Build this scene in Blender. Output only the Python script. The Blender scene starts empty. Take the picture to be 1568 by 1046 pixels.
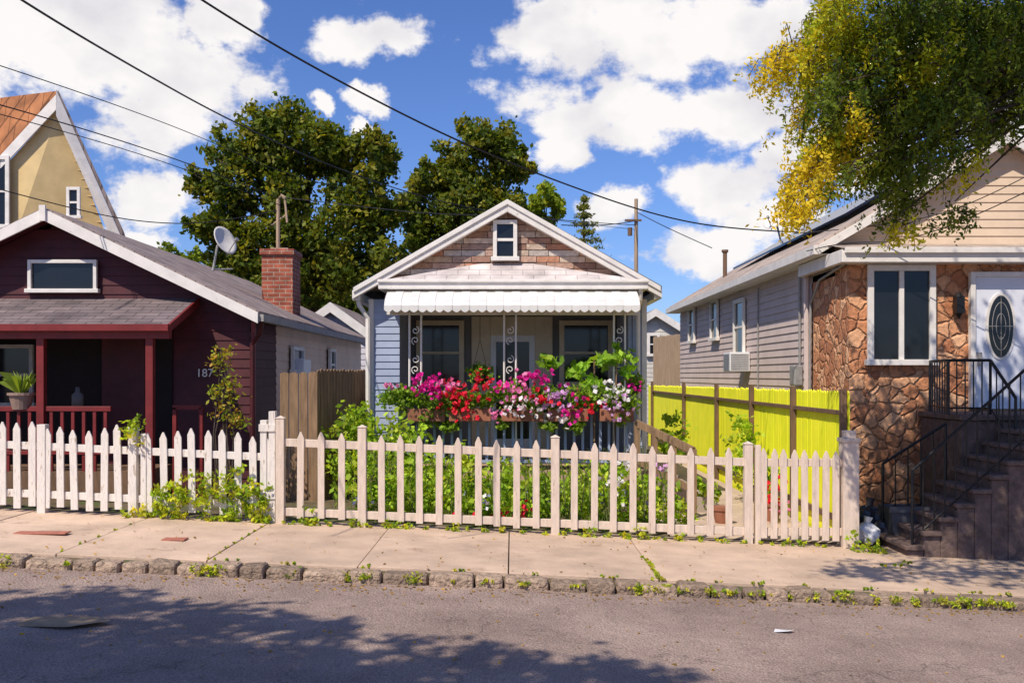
import bpy, math, random
import numpy as np
from mathutils import Vector
random.seed(7); rng=np.random.default_rng(11)
F=1524.0; CX=784.0; HZ=575.0; EYE=1.7
def X(px,d): return (px-CX)/F*d
def Z(py,d): return EYE+(HZ-py)/F*d
def P(px,py,d): return (X(px,d),d,Z(py,d))
def g(x): return -0.043*max(-12,min(12,x))
sc=bpy.context.scene; COL=sc.collection
SX,SY=-.45,-.68   # horizontal direction towards the sun per unit height
KY=8.38           # street face of the kerb
# ------------------------------------------------------------ materials
def newmat(name):
    m=bpy.data.materials.new(name); m.use_nodes=True
    nt=m.node_tree; b=nt.nodes['Principled BSDF']; return m,nt,b
def L(nt,a,b): nt.links.new(a,b)
def mat(name,col,rough=.7,var=.25,scale=6,bump=.2,bscale=40,metal=0,attr=False,spec=.4,dirt=None,stretch=(1,1,1),bdist=.01):
    m,nt,b=newmat(name); N=nt.nodes
    tc=N.new('ShaderNodeTexCoord'); mp=N.new('ShaderNodeMapping'); mp.inputs['Scale'].default_value=stretch
    L(nt,tc.outputs['Object'],mp.inputs['Vector'])
    n1=N.new('ShaderNodeTexNoise'); n1.inputs['Scale'].default_value=scale; n1.inputs['Detail'].default_value=6; n1.inputs['Roughness'].default_value=.65
    L(nt,mp.outputs[0],n1.inputs['Vector'])
    mr=N.new('ShaderNodeMapRange'); mr.inputs['From Min'].default_value=.3; mr.inputs['From Max'].default_value=.7
    mr.inputs['To Min'].default_value=1-var; mr.inputs['To Max'].default_value=1+var*.6; L(nt,n1.outputs['Fac'],mr.inputs['Value'])
    mx=N.new('ShaderNodeVectorMath'); mx.operation='SCALE'; L(nt,mr.outputs[0],mx.inputs['Scale'])
    if attr:
        at=N.new('ShaderNodeAttribute'); at.attribute_name='Col'; L(nt,at.outputs['Color'],mx.inputs[0])
    else: mx.inputs[0].default_value=col
    out=mx.outputs[0]
    if dirt:
        n3=N.new('ShaderNodeTexNoise'); n3.inputs['Scale'].default_value=dirt[1]; n3.inputs['Detail'].default_value=8; n3.inputs['Roughness'].default_value=.7
        L(nt,mp.outputs[0],n3.inputs['Vector'])
        r=N.new('ShaderNodeMapRange'); r.inputs['From Min'].default_value=dirt[2]; r.inputs['From Max'].default_value=dirt[2]+.1; L(nt,n3.outputs['Fac'],r.inputs['Value'])
        mm=N.new('ShaderNodeMix'); mm.data_type='RGBA'; L(nt,r.outputs[0],mm.inputs['Factor']); L(nt,out,mm.inputs['A']); mm.inputs['B'].default_value=(*dirt[0],1); out=mm.outputs['Result']
    L(nt,out,b.inputs['Base Color'])
    b.inputs['Roughness'].default_value=rough; b.inputs['Metallic'].default_value=metal; b.inputs['Specular IOR Level'].default_value=spec
    if bump:
        n2=N.new('ShaderNodeTexNoise'); n2.inputs['Scale'].default_value=bscale; n2.inputs['Detail'].default_value=5; L(nt,mp.outputs[0],n2.inputs['Vector'])
        bp=N.new('ShaderNodeBump'); bp.inputs['Strength'].default_value=bump; bp.inputs['Distance'].default_value=bdist
        L(nt,n2.outputs['Fac'],bp.inputs['Height']); L(nt,bp.outputs[0],b.inputs['Normal'])
    return m
def shingle(name,c1,c2,swap=False,mo=.5,bs=.6):
    m,nt,b=newmat(name); N=nt.nodes
    tc=N.new('ShaderNodeTexCoord'); sp=N.new('ShaderNodeSeparateXYZ'); L(nt,tc.outputs['Object'],sp.inputs[0])
    cb=N.new('ShaderNodeCombineXYZ')
    if swap: L(nt,sp.outputs['Y'],cb.inputs['X']); L(nt,sp.outputs['X'],cb.inputs['Y'])
    else: L(nt,sp.outputs['X'],cb.inputs['X']); L(nt,sp.outputs['Y'],cb.inputs['Y'])
    br=N.new('ShaderNodeTexBrick'); L(nt,cb.outputs[0],br.inputs['Vector']); br.inputs['Scale'].default_value=1
    br.inputs['Brick Width'].default_value=.3; br.inputs['Row Height'].default_value=.13; br.inputs['Mortar Size'].default_value=.008
    br.inputs['Color1'].default_value=(*c1,1); br.inputs['Color2'].default_value=(*c2,1); br.inputs['Mortar'].default_value=(*[c*mo for c in c1],1)
    n=N.new('ShaderNodeTexNoise'); n.inputs['Scale'].default_value=3; n.inputs['Detail'].default_value=8; L(nt,tc.outputs['Object'],n.inputs['Vector'])
    mr=N.new('ShaderNodeMapRange'); mr.inputs['From Min'].default_value=.3; mr.inputs['From Max'].default_value=.7; mr.inputs['To Min'].default_value=.65; mr.inputs['To Max'].default_value=1.3; L(nt,n.outputs['Fac'],mr.inputs['Value'])
    mx=N.new('ShaderNodeVectorMath'); mx.operation='SCALE'; L(nt,br.outputs['Color'],mx.inputs[0]); L(nt,mr.outputs[0],mx.inputs['Scale']); L(nt,mx.outputs[0],b.inputs['Base Color'])
    bp=N.new('ShaderNodeBump'); bp.inputs['Strength'].default_value=bs; bp.inputs['Distance'].default_value=.01; bp.invert=True; L(nt,br.outputs['Fac'],bp.inputs['Height']); L(nt,bp.outputs[0],b.inputs['Normal'])
    b.inputs['Roughness'].default_value=.9; return m
def brickmat(name):
    m,nt,b=newmat(name); N=nt.nodes
    tc=N.new('ShaderNodeTexCoord'); sp=N.new('ShaderNodeSeparateXYZ'); L(nt,tc.outputs['Object'],sp.inputs[0])
    ad=N.new('ShaderNodeMath'); L(nt,sp.outputs['X'],ad.inputs[0]); L(nt,sp.outputs['Y'],ad.inputs[1])
    cb=N.new('ShaderNodeCombineXYZ'); L(nt,ad.outputs[0],cb.inputs['X']); L(nt,sp.outputs['Z'],cb.inputs['Y'])
    br=N.new('ShaderNodeTexBrick'); L(nt,cb.outputs[0],br.inputs['Vector']); br.inputs['Scale'].default_value=1
    br.inputs['Brick Width'].default_value=.2; br.inputs['Row Height'].default_value=.07; br.inputs['Mortar Size'].default_value=.008
    br.inputs['Color1'].default_value=(.42,.11,.06,1); br.inputs['Color2'].default_value=(.27,.06,.035,1); br.inputs['Mortar'].default_value=(.42,.29,.22,1)
    n=N.new('ShaderNodeTexNoise'); n.inputs['Scale'].default_value=7; n.inputs['Detail'].default_value=8; L(nt,tc.outputs['Object'],n.inputs['Vector'])
    mr=N.new('ShaderNodeMapRange'); mr.inputs['From Min'].default_value=.3; mr.inputs['From Max'].default_value=.7; mr.inputs['To Min'].default_value=.55; mr.inputs['To Max'].default_value=1.2; L(nt,n.outputs['Fac'],mr.inputs['Value'])
    mx=N.new('ShaderNodeVectorMath'); mx.operation='SCALE'; L(nt,br.outputs['Color'],mx.inputs[0]); L(nt,mr.outputs[0],mx.inputs['Scale']); L(nt,mx.outputs[0],b.inputs['Base Color'])
    b.inputs['Roughness'].default_value=.9
    bp=N.new('ShaderNodeBump'); bp.inputs['Distance'].default_value=.01; bp.invert=True; L(nt,br.outputs['Fac'],bp.inputs['Height']); L(nt,bp.outputs[0],b.inputs['Normal'])
    return m
def stonemat(name):
    m,nt,b=newmat(name); N=nt.nodes
    tc=N.new('ShaderNodeTexCoord'); nz=N.new('ShaderNodeTexNoise'); nz.inputs['Scale'].default_value=5; nz.inputs['Detail'].default_value=3; L(nt,tc.outputs['Object'],nz.inputs['Vector'])
    ws=N.new('ShaderNodeVectorMath'); ws.operation='MULTIPLY_ADD'; ws.inputs[1].default_value=(.16,.16,.16); L(nt,nz.outputs['Color'],ws.inputs[0]); L(nt,tc.outputs['Object'],ws.inputs[2])
    v1=N.new('ShaderNodeTexVoronoi'); v1.feature='DISTANCE_TO_EDGE'; v1.inputs['Scale'].default_value=5.6; L(nt,ws.outputs[0],v1.inputs['Vector'])
    v2=N.new('ShaderNodeTexVoronoi'); v2.inputs['Scale'].default_value=5.6; L(nt,ws.outputs[0],v2.inputs['Vector'])
    cr=N.new('ShaderNodeValToRGB'); e=cr.color_ramp.elements; e[0].color=(.42,.16,.075,1); e[1].color=(.74,.42,.24,1); k=e.new(.5); k.color=(.6,.27,.13,1)
    sp=N.new('ShaderNodeSeparateColor'); L(nt,v2.outputs['Color'],sp.inputs[0]); L(nt,sp.outputs[0],cr.inputs[0])
    n2=N.new('ShaderNodeTexNoise'); n2.inputs['Scale'].default_value=18; n2.inputs['Detail'].default_value=8; L(nt,tc.outputs['Object'],n2.inputs['Vector'])
    mr=N.new('ShaderNodeMapRange'); mr.inputs['To Min'].default_value=.45; mr.inputs['To Max'].default_value=1.5; L(nt,n2.outputs['Fac'],mr.inputs['Value'])
    sc_=N.new('ShaderNodeVectorMath'); sc_.operation='SCALE'; L(nt,cr.outputs[0],sc_.inputs[0]); L(nt,mr.outputs[0],sc_.inputs['Scale'])
    ms=N.new('ShaderNodeMapRange'); ms.inputs['From Min'].default_value=.004; ms.inputs['From Max'].default_value=.03; L(nt,v1.outputs['Distance'],ms.inputs['Value'])
    mx=N.new('ShaderNodeMix'); mx.data_type='RGBA'; mx.inputs['A'].default_value=(.33,.17,.1,1); L(nt,sc_.outputs[0],mx.inputs['B']); L(nt,ms.outputs[0],mx.inputs['Factor']); L(nt,mx.outputs['Result'],b.inputs['Base Color'])
    ma=N.new('ShaderNodeMapRange'); ma.inputs['From Max'].default_value=.12; L(nt,v1.outputs['Distance'],ma.inputs['Value'])
    ad=N.new('ShaderNodeMath'); ad.operation='MULTIPLY_ADD'; ad.inputs[1].default_value=.8; L(nt,n2.outputs['Fac'],ad.inputs[0]); L(nt,ma.outputs[0],ad.inputs[2])
    bp=N.new('ShaderNodeBump'); bp.inputs['Strength'].default_value=1; bp.inputs['Distance'].default_value=.025; L(nt,ad.outputs[0],bp.inputs['Height']); L(nt,bp.outputs[0],b.inputs['Normal'])
    b.inputs['Roughness'].default_value=.85; return m
def leafmat(name,trans=.35,rough=.55):
    m,nt,b=newmat(name); N=nt.nodes
    at=N.new('ShaderNodeAttribute'); at.attribute_name='Col'; L(nt,at.outputs['Color'],b.inputs['Base Color']); b.inputs['Roughness'].default_value=rough; b.inputs['Specular IOR Level'].default_value=.2
    tr=N.new('ShaderNodeBsdfTranslucent'); hs=N.new('ShaderNodeMix'); hs.data_type='RGBA'; hs.blend_type='MULTIPLY'; hs.inputs['Factor'].default_value=1; hs.inputs['B'].default_value=(1.9,1.8,.5,1)
    if 'flower' in name: hs.inputs['B'].default_value=(1.2,1.2,1.2,1)
    L(nt,at.outputs['Color'],hs.inputs['A']); L(nt,hs.outputs['Result'],tr.inputs['Color'])
    ms=N.new('ShaderNodeMixShader'); ms.inputs[0].default_value=trans; L(nt,b.outputs[0],ms.inputs[1]); L(nt,tr.outputs[0],ms.inputs[2]); L(nt,ms.outputs[0],N['Material Output'].inputs['Surface']); return m
white=mat('white_paint',(.76,.72,.68),.5,.14,5,.1,30,dirt=((.5,.44,.38),7,.64))
oldwhite=mat('weathered_white_paint',(.76,.7,.64),.7,.22,9,.25,30,stretch=(3,3,.6),dirt=((.36,.27,.2),9,.56))
cream=mat('cream_fence_paint',(.68,.55,.45),.6,.2,8,.2,30,stretch=(3,3,.6),dirt=((.38,.28,.2),9,.6))
burg=mat('burgundy_siding',(.075,.011,.016),.6,.35,4,.1)
redp=mat('red_trim',(.19,.02,.02),.5,.25,6,.1)
bluesid=mat('blue_siding',(.34,.4,.55),.6,.15,3,.05)
greywall=mat('grey_porch_wall',(.17,.175,.19),.7,.15,3,.05)
beige=mat('beige_vinyl',(.7,.54,.4),.6,.12,2,.04)
greige=mat('greige_vinyl',(.6,.49,.46),.6,.14,2,.04)
yellowsid=mat('yellow_siding',(.68,.5,.24),.6,.15,3,.05)
tanframe=mat('tan_trim',(.62,.54,.42),.6,.15,4,.05)
doorw=mat('door_paint',(.7,.72,.8),.4,.06,4,.03)
glass=mat('window_glass',(.012,.014,.018),.08,.3,2,0,spec=.4)
black=mat('black_iron',(.012,.012,.013),.4,.2,20,.1)
dark=mat('shade_and_pot_black',(.015,.01,.01),.9)
soffit=mat('soffit_grey',(.35,.33,.32),.7)
roofg=shingle('grey_shingles',(.25,.19,.175),(.33,.26,.24),True)
roofg2=shingle('grey_shingles_front',(.13,.1,.105),(.19,.145,.145))
roofd=shingle('dark_shingles',(.05,.045,.045),(.07,.06,.06),True)
roofw=shingle('pale_shingles',(.5,.44,.43),(.58,.52,.5),False,.75,.3)
roofo=shingle('orange_shingles',(.34,.13,.05),(.42,.17,.07))
rooft=shingle('tan_shingles',(.38,.3,.25),(.47,.38,.32),True)
stone=stonemat('flagstone_veneer'); brick=brickmat('chimney_brick')
varstone=mat('gable_stone',(1,1,1),.85,.35,14,.6,30,attr=True,bdist=.02)
woodb=mat('brown_wood',(.26,.16,.09),.8,.45,5,.3,20,stretch=(4,4,.5))
woodd=mat('dark_wood_post',(.17,.1,.06),.8,.4,6,.3,20,stretch=(4,4,.6))
woodt=mat('tan_wood',(.42,.3,.2),.8,.3,5,.3,20,stretch=(4,4,.5))
concrete=mat('sidewalk_concrete',(1,1,1),.9,.26,1.8,.5,70,attr=True,dirt=((.36,.25,.18),2.6,.58))
kerbm=mat('granite',(1,1,1),.9,.55,18,1,30,attr=True,bdist=.04)
stepm=mat('stone_step',(.15,.1,.085),.9,.5,9,.7,25,bdist=.02)
metalw=mat('awning_enamel',(.7,.68,.66),.35,.1,3,.03)
galv=mat('galvanised_metal',(.35,.34,.33),.5,.3,10,.1,metal=.3)
cable=mat('cable_rubber',(.015,.015,.018),.6)
panel=mat('solar_panel_glass',(.01,.012,.03),.15,.2,3,0,spec=.6)
bark=mat('bark',(.09,.065,.05),.95,.5,8,1,25,stretch=(2,2,.4),bdist=.03)
terra=mat('terracotta',(.3,.12,.07),.8,.3)
plast=mat('white_plastic',(.7,.7,.72),.35,.1)
blackpl=mat('dark_plastic_bag',(.05,.05,.065),.3,.3)
dishm=mat('dish_grey',(.68,.64,.6),.5,.15)
redmat=mat('red_cover',(.42,.15,.1),.8,.3,15)
cardb=mat('cardboard',(.36,.25,.15),.9,.3)
leafm=leafmat('foliage',.35); flowm=leafmat('flower_petals',.3,.6)
ym,nt,b=newmat('yellow_fence_slats'); b.inputs['Roughness'].default_value=.6
tc=nt.nodes.new('ShaderNodeTexCoord'); n=nt.nodes.new('ShaderNodeTexNoise'); n.inputs['Scale'].default_value=3; n.inputs['Detail'].default_value=6; L(nt,tc.outputs['Object'],n.inputs['Vector'])
cr=nt.nodes.new('ShaderNodeValToRGB'); cr.color_ramp.elements[0].position=.3; cr.color_ramp.elements[0].color=(.84,.88,.015,1); cr.color_ramp.elements[1].position=.65; cr.color_ramp.elements[1].color=(1,.98,.03,1)
L(nt,n.outputs['Fac'],cr.inputs[0]); L(nt,cr.outputs[0],b.inputs['Base Color'])
# ------------------------------------------------------------ mesh helper
class M:
    def __init__(s,T=None): s.v=[];s.f=[];s.c=[];s.T=T;s.col=(1,1,1)
    def add(s,vs,fs):
        o=len(s.v); s.v+= [s.T(*p) if s.T else tuple(p) for p in vs]; s.f+=[tuple(i+o for i in f) for f in fs]; s.c+=[s.col]*len(fs); return s
    def box(s,x0,x1,y0,y1,z0,z1):
        return s.add([(x0,y0,z0),(x1,y0,z0),(x1,y1,z0),(x0,y1,z0),(x0,y0,z1),(x1,y0,z1),(x1,y1,z1),(x0,y1,z1)],
            [(0,3,2,1),(4,5,6,7),(0,1,5,4),(1,2,6,5),(2,3,7,6),(3,0,4,7)])
    def poly(s,pts): return s.add(pts,[tuple(range(len(pts)))])
    def prism(s,pts,d):
        n=len(pts); q=[tuple(a+b for a,b in zip(p,d)) for p in pts]
        return s.add(list(pts)+q,[tuple(range(n)),tuple(range(2*n-1,n-1,-1))]+[(i,i+n,(i+1)%n+n,(i+1)%n) for i in range(n)])
    def beam(s,a,b,w,h,up=(0,0,1)):
        a=Vector(a);b=Vector(b);d=(b-a).normalized();u=Vector(up); r=d.cross(u)
        if r.length<1e-3: r=d.cross(Vector((1,0,0)))
        r.normalize(); u=r.cross(d).normalized(); r=r*w/2;u=u*h/2
        vs=[a-r-u,a+r-u,a+r+u,a-r+u,b-r-u,b+r-u,b+r+u,b-r+u]
        return s.add([tuple(v) for v in vs],[(0,3,2,1),(4,5,6,7),(0,1,5,4),(1,2,6,5),(2,3,7,6),(3,0,4,7)])
    def tube(s,pts,r,n=8):
        pts=[Vector(p) for p in pts]; rs=r if isinstance(r,(list,tuple)) else [r]*len(pts); vs=[]
        for i,p in enumerate(pts):
            d=(pts[min(i+1,len(pts)-1)]-pts[max(i-1,0)]).normalized(); a=d.cross(Vector((.13,.21,.97)))
            if a.length<.05:a=d.cross(Vector((1,0,0)))
            a.normalize(); c=d.cross(a)
            for k in range(n):
                t=2*math.pi*k/n; vs.append(tuple(p+(a*math.cos(t)+c*math.sin(t))*rs[i]))
        fs=[(i*n+k,i*n+(k+1)%n,(i+1)*n+(k+1)%n,(i+1)*n+k) for i in range(len(pts)-1) for k in range(n)]
        fs+=[tuple(range(n-1,-1,-1)),tuple(range((len(pts)-1)*n,len(pts)*n))]
        return s.add(vs,fs)
    def done(s,name,m,parent=None,bevel=0,smooth=False):
        me=bpy.data.meshes.new(name); me.from_pydata(s.v,[],s.f); me.materials.append(m)
        ca=me.color_attributes.new('Col','FLOAT_COLOR','CORNER'); arr=[]
        for p,c in zip(me.polygons,s.c): arr+= [c[0],c[1],c[2],1]*p.loop_total
        ca.data.foreach_set('color',arr)
        if smooth: me.polygons.foreach_set('use_smooth',[True]*len(me.polygons))
        ob=bpy.data.objects.new(name,me); COL.objects.link(ob)
        if parent: ob.parent=parent
        if bevel:
            bm=ob.modifiers.new('bevel','BEVEL'); bm.width=bevel; bm.segments=2; bm.limit_method='ANGLE'
        return ob
def empty(name):
    e=bpy.data.objects.new(name,None); e.empty_display_size=.2; COL.objects.link(e); return e
def front(Y): return lambda u,n,z:(u,Y-n,z)
def sideL(Xc): return lambda u,n,z:(Xc-n,u,z)
def sideR(Xc): return lambda u,n,z:(Xc+n,u,z)
def clap(T,z0,z1,lim,h=.11,out=.014):
    m=M(T); z=z0
    while z<z1-1e-4:
        t=min(z+h,z1); a0,a1=lim(z); b0,b1=lim(t)
        if a1-a0<.02: break
        if b1<b0: b0=b1=(b0+b1)/2
        m.add([(a0,out,z),(a1,out,z),(b1,.001,t),(b0,.001,t)],[(0,1,2,3)])
        m.add([(a0,out,z),(a1,out,z),(a1,0,z),(a0,0,z)],[(0,3,2,1)])
        z=t
    return m
def window(T,u0,u1,z0,z1,par,fw=.06,mull=(),sash=True,fm=None,glassm=None,o=.03):
    f=M(T)
    f.box(u0,u0+fw,o,o+.05,z0,z1); f.box(u1-fw,u1,o,o+.05,z0,z1)
    f.box(u0+fw,u1-fw,o,o+.048,z1-fw,z1); f.box(u0-.03,u1+.03,o-.01,o+.075,z0-.02,z0+fw*.7)
    for t in mull: c=u0+(u1-u0)*t; f.box(c-fw*.4,c+fw*.4,o,o+.04,z0+fw*.7,z1-fw)
    if sash: c=(z0+z1)/2; f.box(u0+fw,u1-fw,o,o+.035,c-.02,c+.02)
    f.done('window_frame',fm or white,par,bevel=.004)
    gl=M(T); gl.box(u0+fw*.9,u1-fw*.9,o-.012,o+.008,z0+fw*.5,z1-fw*.9); gl.done('window_glass',glassm or glass,par)
# ------------------------------------------------------------ leaves
def leafmesh(name,pts,cols,size,m,parent=None,asp=.5,flat=0):
    N=len(pts); a=rng.normal(size=(N,3)); r=rng.normal(size=(N,3))
    if flat: a[:,2]*=flat; r[:,2]*=flat
    a/=np.linalg.norm(a,axis=1)[:,None]
    b=np.cross(a,r); 
    if flat: b=np.cross(a,b)
    b/=np.linalg.norm(b,axis=1)[:,None]
    s=(size*rng.uniform(.6,1.3,N))[:,None]
    a=a*s*.5; b=b*s*asp*.5
    v=np.stack([pts-a,pts+b,pts+a,pts-b],1).reshape(-1,3)
    me=bpy.data.meshes.new(name); me.vertices.add(4*N); me.vertices.foreach_set('co',v.ravel().astype(np.float32))
    me.loops.add(4*N); me.loops.foreach_set('vertex_index',np.arange(4*N,dtype=np.int32))
    me.polygons.add(N); me.polygons.foreach_set('loop_start',np.arange(0,4*N,4,dtype=np.int32))
    me.update(calc_edges=True)
    ca=me.color_attributes.new('Col','FLOAT_COLOR','CORNER')
    c=np.concatenate([cols,np.ones((N,1))],1); ca.data.foreach_set('color',np.repeat(c,4,0).ravel().astype(np.float32))
    me.materials.append(m); ob=bpy.data.objects.new(name,me); COL.objects.link(ob)
    if parent: ob.parent=parent
    return ob
def cloud(ells,n,pal,sub=.38,subn=28,inner=.3,cj=.15):
    vol=np.array([(e[3]*e[4]*e[5])**(.67) for e in ells]); vol/=vol.sum(); pts=[];cols=[]; pal=np.array(pal)
    for e,w in zip(ells,vol):
        c=np.array(e[:3]); r=np.array(e[3:6]); k=max(2,int(n*w/subn))
        d=rng.normal(size=(k,3)); d/=np.linalg.norm(d,axis=1)[:,None]
        rad=np.where(rng.random(k)<inner,rng.uniform(.2,.8,k),rng.uniform(.8,1.05,k))[:,None]
        sc_=c+d*rad*r
        t=rng.random(k); pi=pal[rng.integers(0,len(pal),k)]; pj=pal[rng.integers(0,len(pal),k)]
        pc=(pi*t[:,None]+pj*(1-t)[:,None])
        q=rng.normal(size=(k,subn,3))*sub*.5*min(r)*np.array([1,1,.8])*rng.uniform(.6,1.3,(k,1,1))
        pts.append((sc_[:,None,:]+q).reshape(-1,3)); cc=np.repeat(pc[:,None,:],subn,1)*rng.uniform(1-cj*2,1+cj*2,(k,subn,1)); cols.append(cc.reshape(-1,3))
    return np.concatenate(pts),np.clip(np.concatenate(cols),0.002,1)
def lobes(ells,k=7,s=.42,spread=.8):
    out=[]
    for e in ells:
        out.append((*e[:3],*[q*.6 for q in e[3:6]]))
        for i in range(k):
            d=rng.normal(size=3); d/=np.linalg.norm(d); d[1]=-abs(d[1]) if rng.random()<.6 else d[1]
            ss=s*rng.uniform(.7,1.3); out.append((*[e[j]+d[j]*e[3+j]*spread*rng.uniform(.85,1.2) for j in range(3)],*[e[3+j]*ss for j in range(3)]))
    return out
def E(px,py,d,r,ry=None,dy=None):
    k=d/F; return (*P(px,py,d),r*k,(dy if dy else r*k*.8),(ry or r)*k)
# ------------------------------------------------------------ ground
xs=[-400,-60,-12,-6,0,6,12,60,400]
ys=[(-300,-.0),(-.6,0),(-.5,-.13),(KY+.06,-.13),(KY+.12,-.03),(60,-.03),(500,-.03)]
v=[(x,y,g(x)+dz) for y,dz in ys for x in xs]; n=len(xs)
gm=M(); gm.add(v,[(j*n+i,j*n+i+1,(j+1)*n+i+1,(j+1)*n+i) for j in range(len(ys)-1) for i in range(n-1)])
soil=mat('soil_and_grass',(.14,.105,.06),.95,.5,3,.6,12,dirt=((.07,.1,.025),2,.5),bdist=.05)
gm.done('ground',soil)
asph,nt,b=newmat('asphalt'); N=nt.nodes; tc=N.new('ShaderNodeTexCoord')
n1=N.new('ShaderNodeTexNoise'); n1.inputs['Scale'].default_value=.8; n1.inputs['Detail'].default_value=10; n1.inputs['Roughness'].default_value=.75
n2=N.new('ShaderNodeTexNoise'); n2.inputs['Scale'].default_value=80; n2.inputs['Detail'].default_value=3
vo=N.new('ShaderNodeTexVoronoi'); vo.inputs['Scale'].default_value=55
vc=N.new('ShaderNodeTexVoronoi'); vc.feature='DISTANCE_TO_EDGE'; vc.inputs['Scale'].default_value=.4
nw=N.new('ShaderNodeTexNoise'); nw.inputs['Scale'].default_value=2.5; nw.inputs['Detail'].default_value=6
wv=N.new('ShaderNodeVectorMath'); wv.operation='MULTIPLY_ADD'; wv.inputs[1].default_value=(.8,.8,.8)
for q in (n1,n2,vo,nw): L(nt,tc.outputs['Object'],q.inputs['Vector'])
L(nt,nw.outputs['Color'],wv.inputs[0]); L(nt,tc.outputs['Object'],wv.inputs[2]); L(nt,wv.outputs[0],vc.inputs['Vector'])
cr=N.new('ShaderNodeValToRGB'); cr.color_ramp.elements[0].position=.3; cr.color_ramp.elements[0].color=(.19,.135,.115,1); cr.color_ramp.elements[1].position=.7; cr.color_ramp.elements[1].color=(.39,.29,.245,1); L(nt,n1.outputs['Fac'],cr.inputs[0])
mr=N.new('ShaderNodeMapRange'); mr.inputs['From Min'].default_value=.25; mr.inputs['From Max'].default_value=.75; mr.inputs['To Min'].default_value=.45; mr.inputs['To Max'].default_value=1.55; L(nt,n2.outputs['Fac'],mr.inputs['Value'])
m1=N.new('ShaderNodeVectorMath'); m1.operation='SCALE'; L(nt,cr.outputs[0],m1.inputs[0]); L(nt,mr.outputs[0],m1.inputs['Scale'])
ck=N.new('ShaderNodeMapRange'); ck.inputs['From Max'].default_value=.006; ck.inputs['To Min'].default_value=.65; L(nt,vc.outputs['Distance'],ck.inputs['Value'])
m2=N.new('ShaderNodeVectorMath'); m2.operation='SCALE'; L(nt,m1.outputs[0],m2.inputs[0]); L(nt,ck.outputs[0],m2.inputs['Scale']); L(nt,m2.outputs[0],b.inputs['Base Color'])
bp=N.new('ShaderNodeBump'); bp.inputs['Strength'].default_value=.9; bp.inputs['Distance'].default_value=.01; L(nt,vo.outputs['Distance'],bp.inputs['Height']); L(nt,bp.outputs[0],b.inputs['Normal']); b.inputs['Roughness'].default_value=.9
rx=[-60,-12,-6,0,6,12,60]; rd=M(); rd.add([(x,y,g(x)-.1) for y in (-.45,KY+.03) for x in rx],[(i,i+1,i+8,i+7) for i in range(6)]); rd.done('road',asph)
sw=empty('sidewalk'); m=M(); joint=-.03-1.3*14
for k in range(28):
    x0=joint+k*1.3+.005; x1=x0+1.29; t=random.uniform(.88,1.04); m.col=(.6*t,.44*t,.325*t)
    j=random.uniform(-.006,.006)
    for (y0,y1) in ((KY+.2,9.98),(9.992,10.98)) if k%3==1 else ((KY+.2,10.98),):
        vs=[]
        for z in (-.12,0):
            for x,y in((x0,y0),(x1,y0),(x1,y1),(x0,y1)): vs.append((x,y,g(x)+z+(j if z==0 else 0)))
        m.add(vs,[(0,3,2,1),(4,5,6,7),(0,1,5,4),(1,2,6,5),(2,3,7,6),(3,0,4,7)])
m.done('slabs',concrete,sw,bevel=.006)
kb=M(); x=-16
while x<16:
    w=random.uniform(.15,.4); t=random.uniform(.65,1.2); kb.col=(.38*t,.275*t,.2*t); j=random.uniform(-.025,.006); yy=random.uniform(-.03,.015)
    vs=[]
    for z in (-.25,0):
        for a,y in((x,KY+yy),(x+w-.014,KY+yy+random.uniform(-.02,.02)),(x+w-.014,KY+.195),(x,KY+.195)): vs.append((a,y,g(a)+(z if z else j+random.uniform(-.014,.01))))
    kb.add(vs,[(0,3,2,1),(4,5,6,7),(0,1,5,4),(1,2,6,5),(2,3,7,6),(3,0,4,7)]); x+=w
kb.done('granite_kerb',kerbm,bevel=.03)
sw2=M()
for k in range(28):
    x0=-18+k*1.3; t=random.uniform(.9,1.05); sw2.col=(.5*t,.4*t,.33*t)
    vs=[(a,y,g(a)+z) for z in (-.2,.004) for a,y in((x0,-2.4),(x0+1.285,-2.4),(x0+1.285,-.5),(x0,-.5))]
    sw2.add(vs,[(0,3,2,1),(4,5,6,7),(0,1,5,4),(1,2,6,5),(2,3,7,6),(3,0,4,7)])
sw2.done('sidewalk_opposite',concrete)
yp=M(); yp.col=(.55,.42,.33); yp.add([(x,y,g(x)+.004) for x,y in ((1.75,11),(3.66,11),(3.66,22),(1.75,22))],[(0,1,2,3)]); yp.done('paved_path',concrete)
# ------------------------------------------------------------ fences
def picket(m,x,y,z0,h,w,t=.02,lean=.008):
    l=random.uniform(-lean,lean); a=w/2; tip=.07
    pts=[(x-a,y,z0),(x+a,y,z0),(x+a+l,y,z0+h-tip),(x+l+a*.2,y,z0+h),(x+l-a*.2,y,z0+h),(x-a+l,y,z0+h-tip)]
    m.prism(pts,(0,t,0))
cf=empty('picket_fence'); m=M(); y=10.8
posts=[430,555,850,1145]
for i in range(3):
    xa=X(posts[i],y); xb=X(posts[i+1],y); n=round((xb-xa)/.2)
    for k in range(1,n):
        x=xa+(xb-xa)*k/n+random.uniform(-.006,.006); picket(m,x,y-.045,g(x)+.06+random.uniform(-.01,.01),.95+random.uniform(-.02,.015),.073)
m.done('pickets',cream,cf,bevel=.003)
m=M()
for i in range(3):
    xa=X(posts[i],y); xb=X(posts[i+1],y)
    for hz in (.87,.12): m.beam((xa,y,g(xa)+hz),(xb,y,g(xb)+hz),.045,.085)
m.done('rails',cream,cf,bevel=.004)
m=M()
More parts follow.
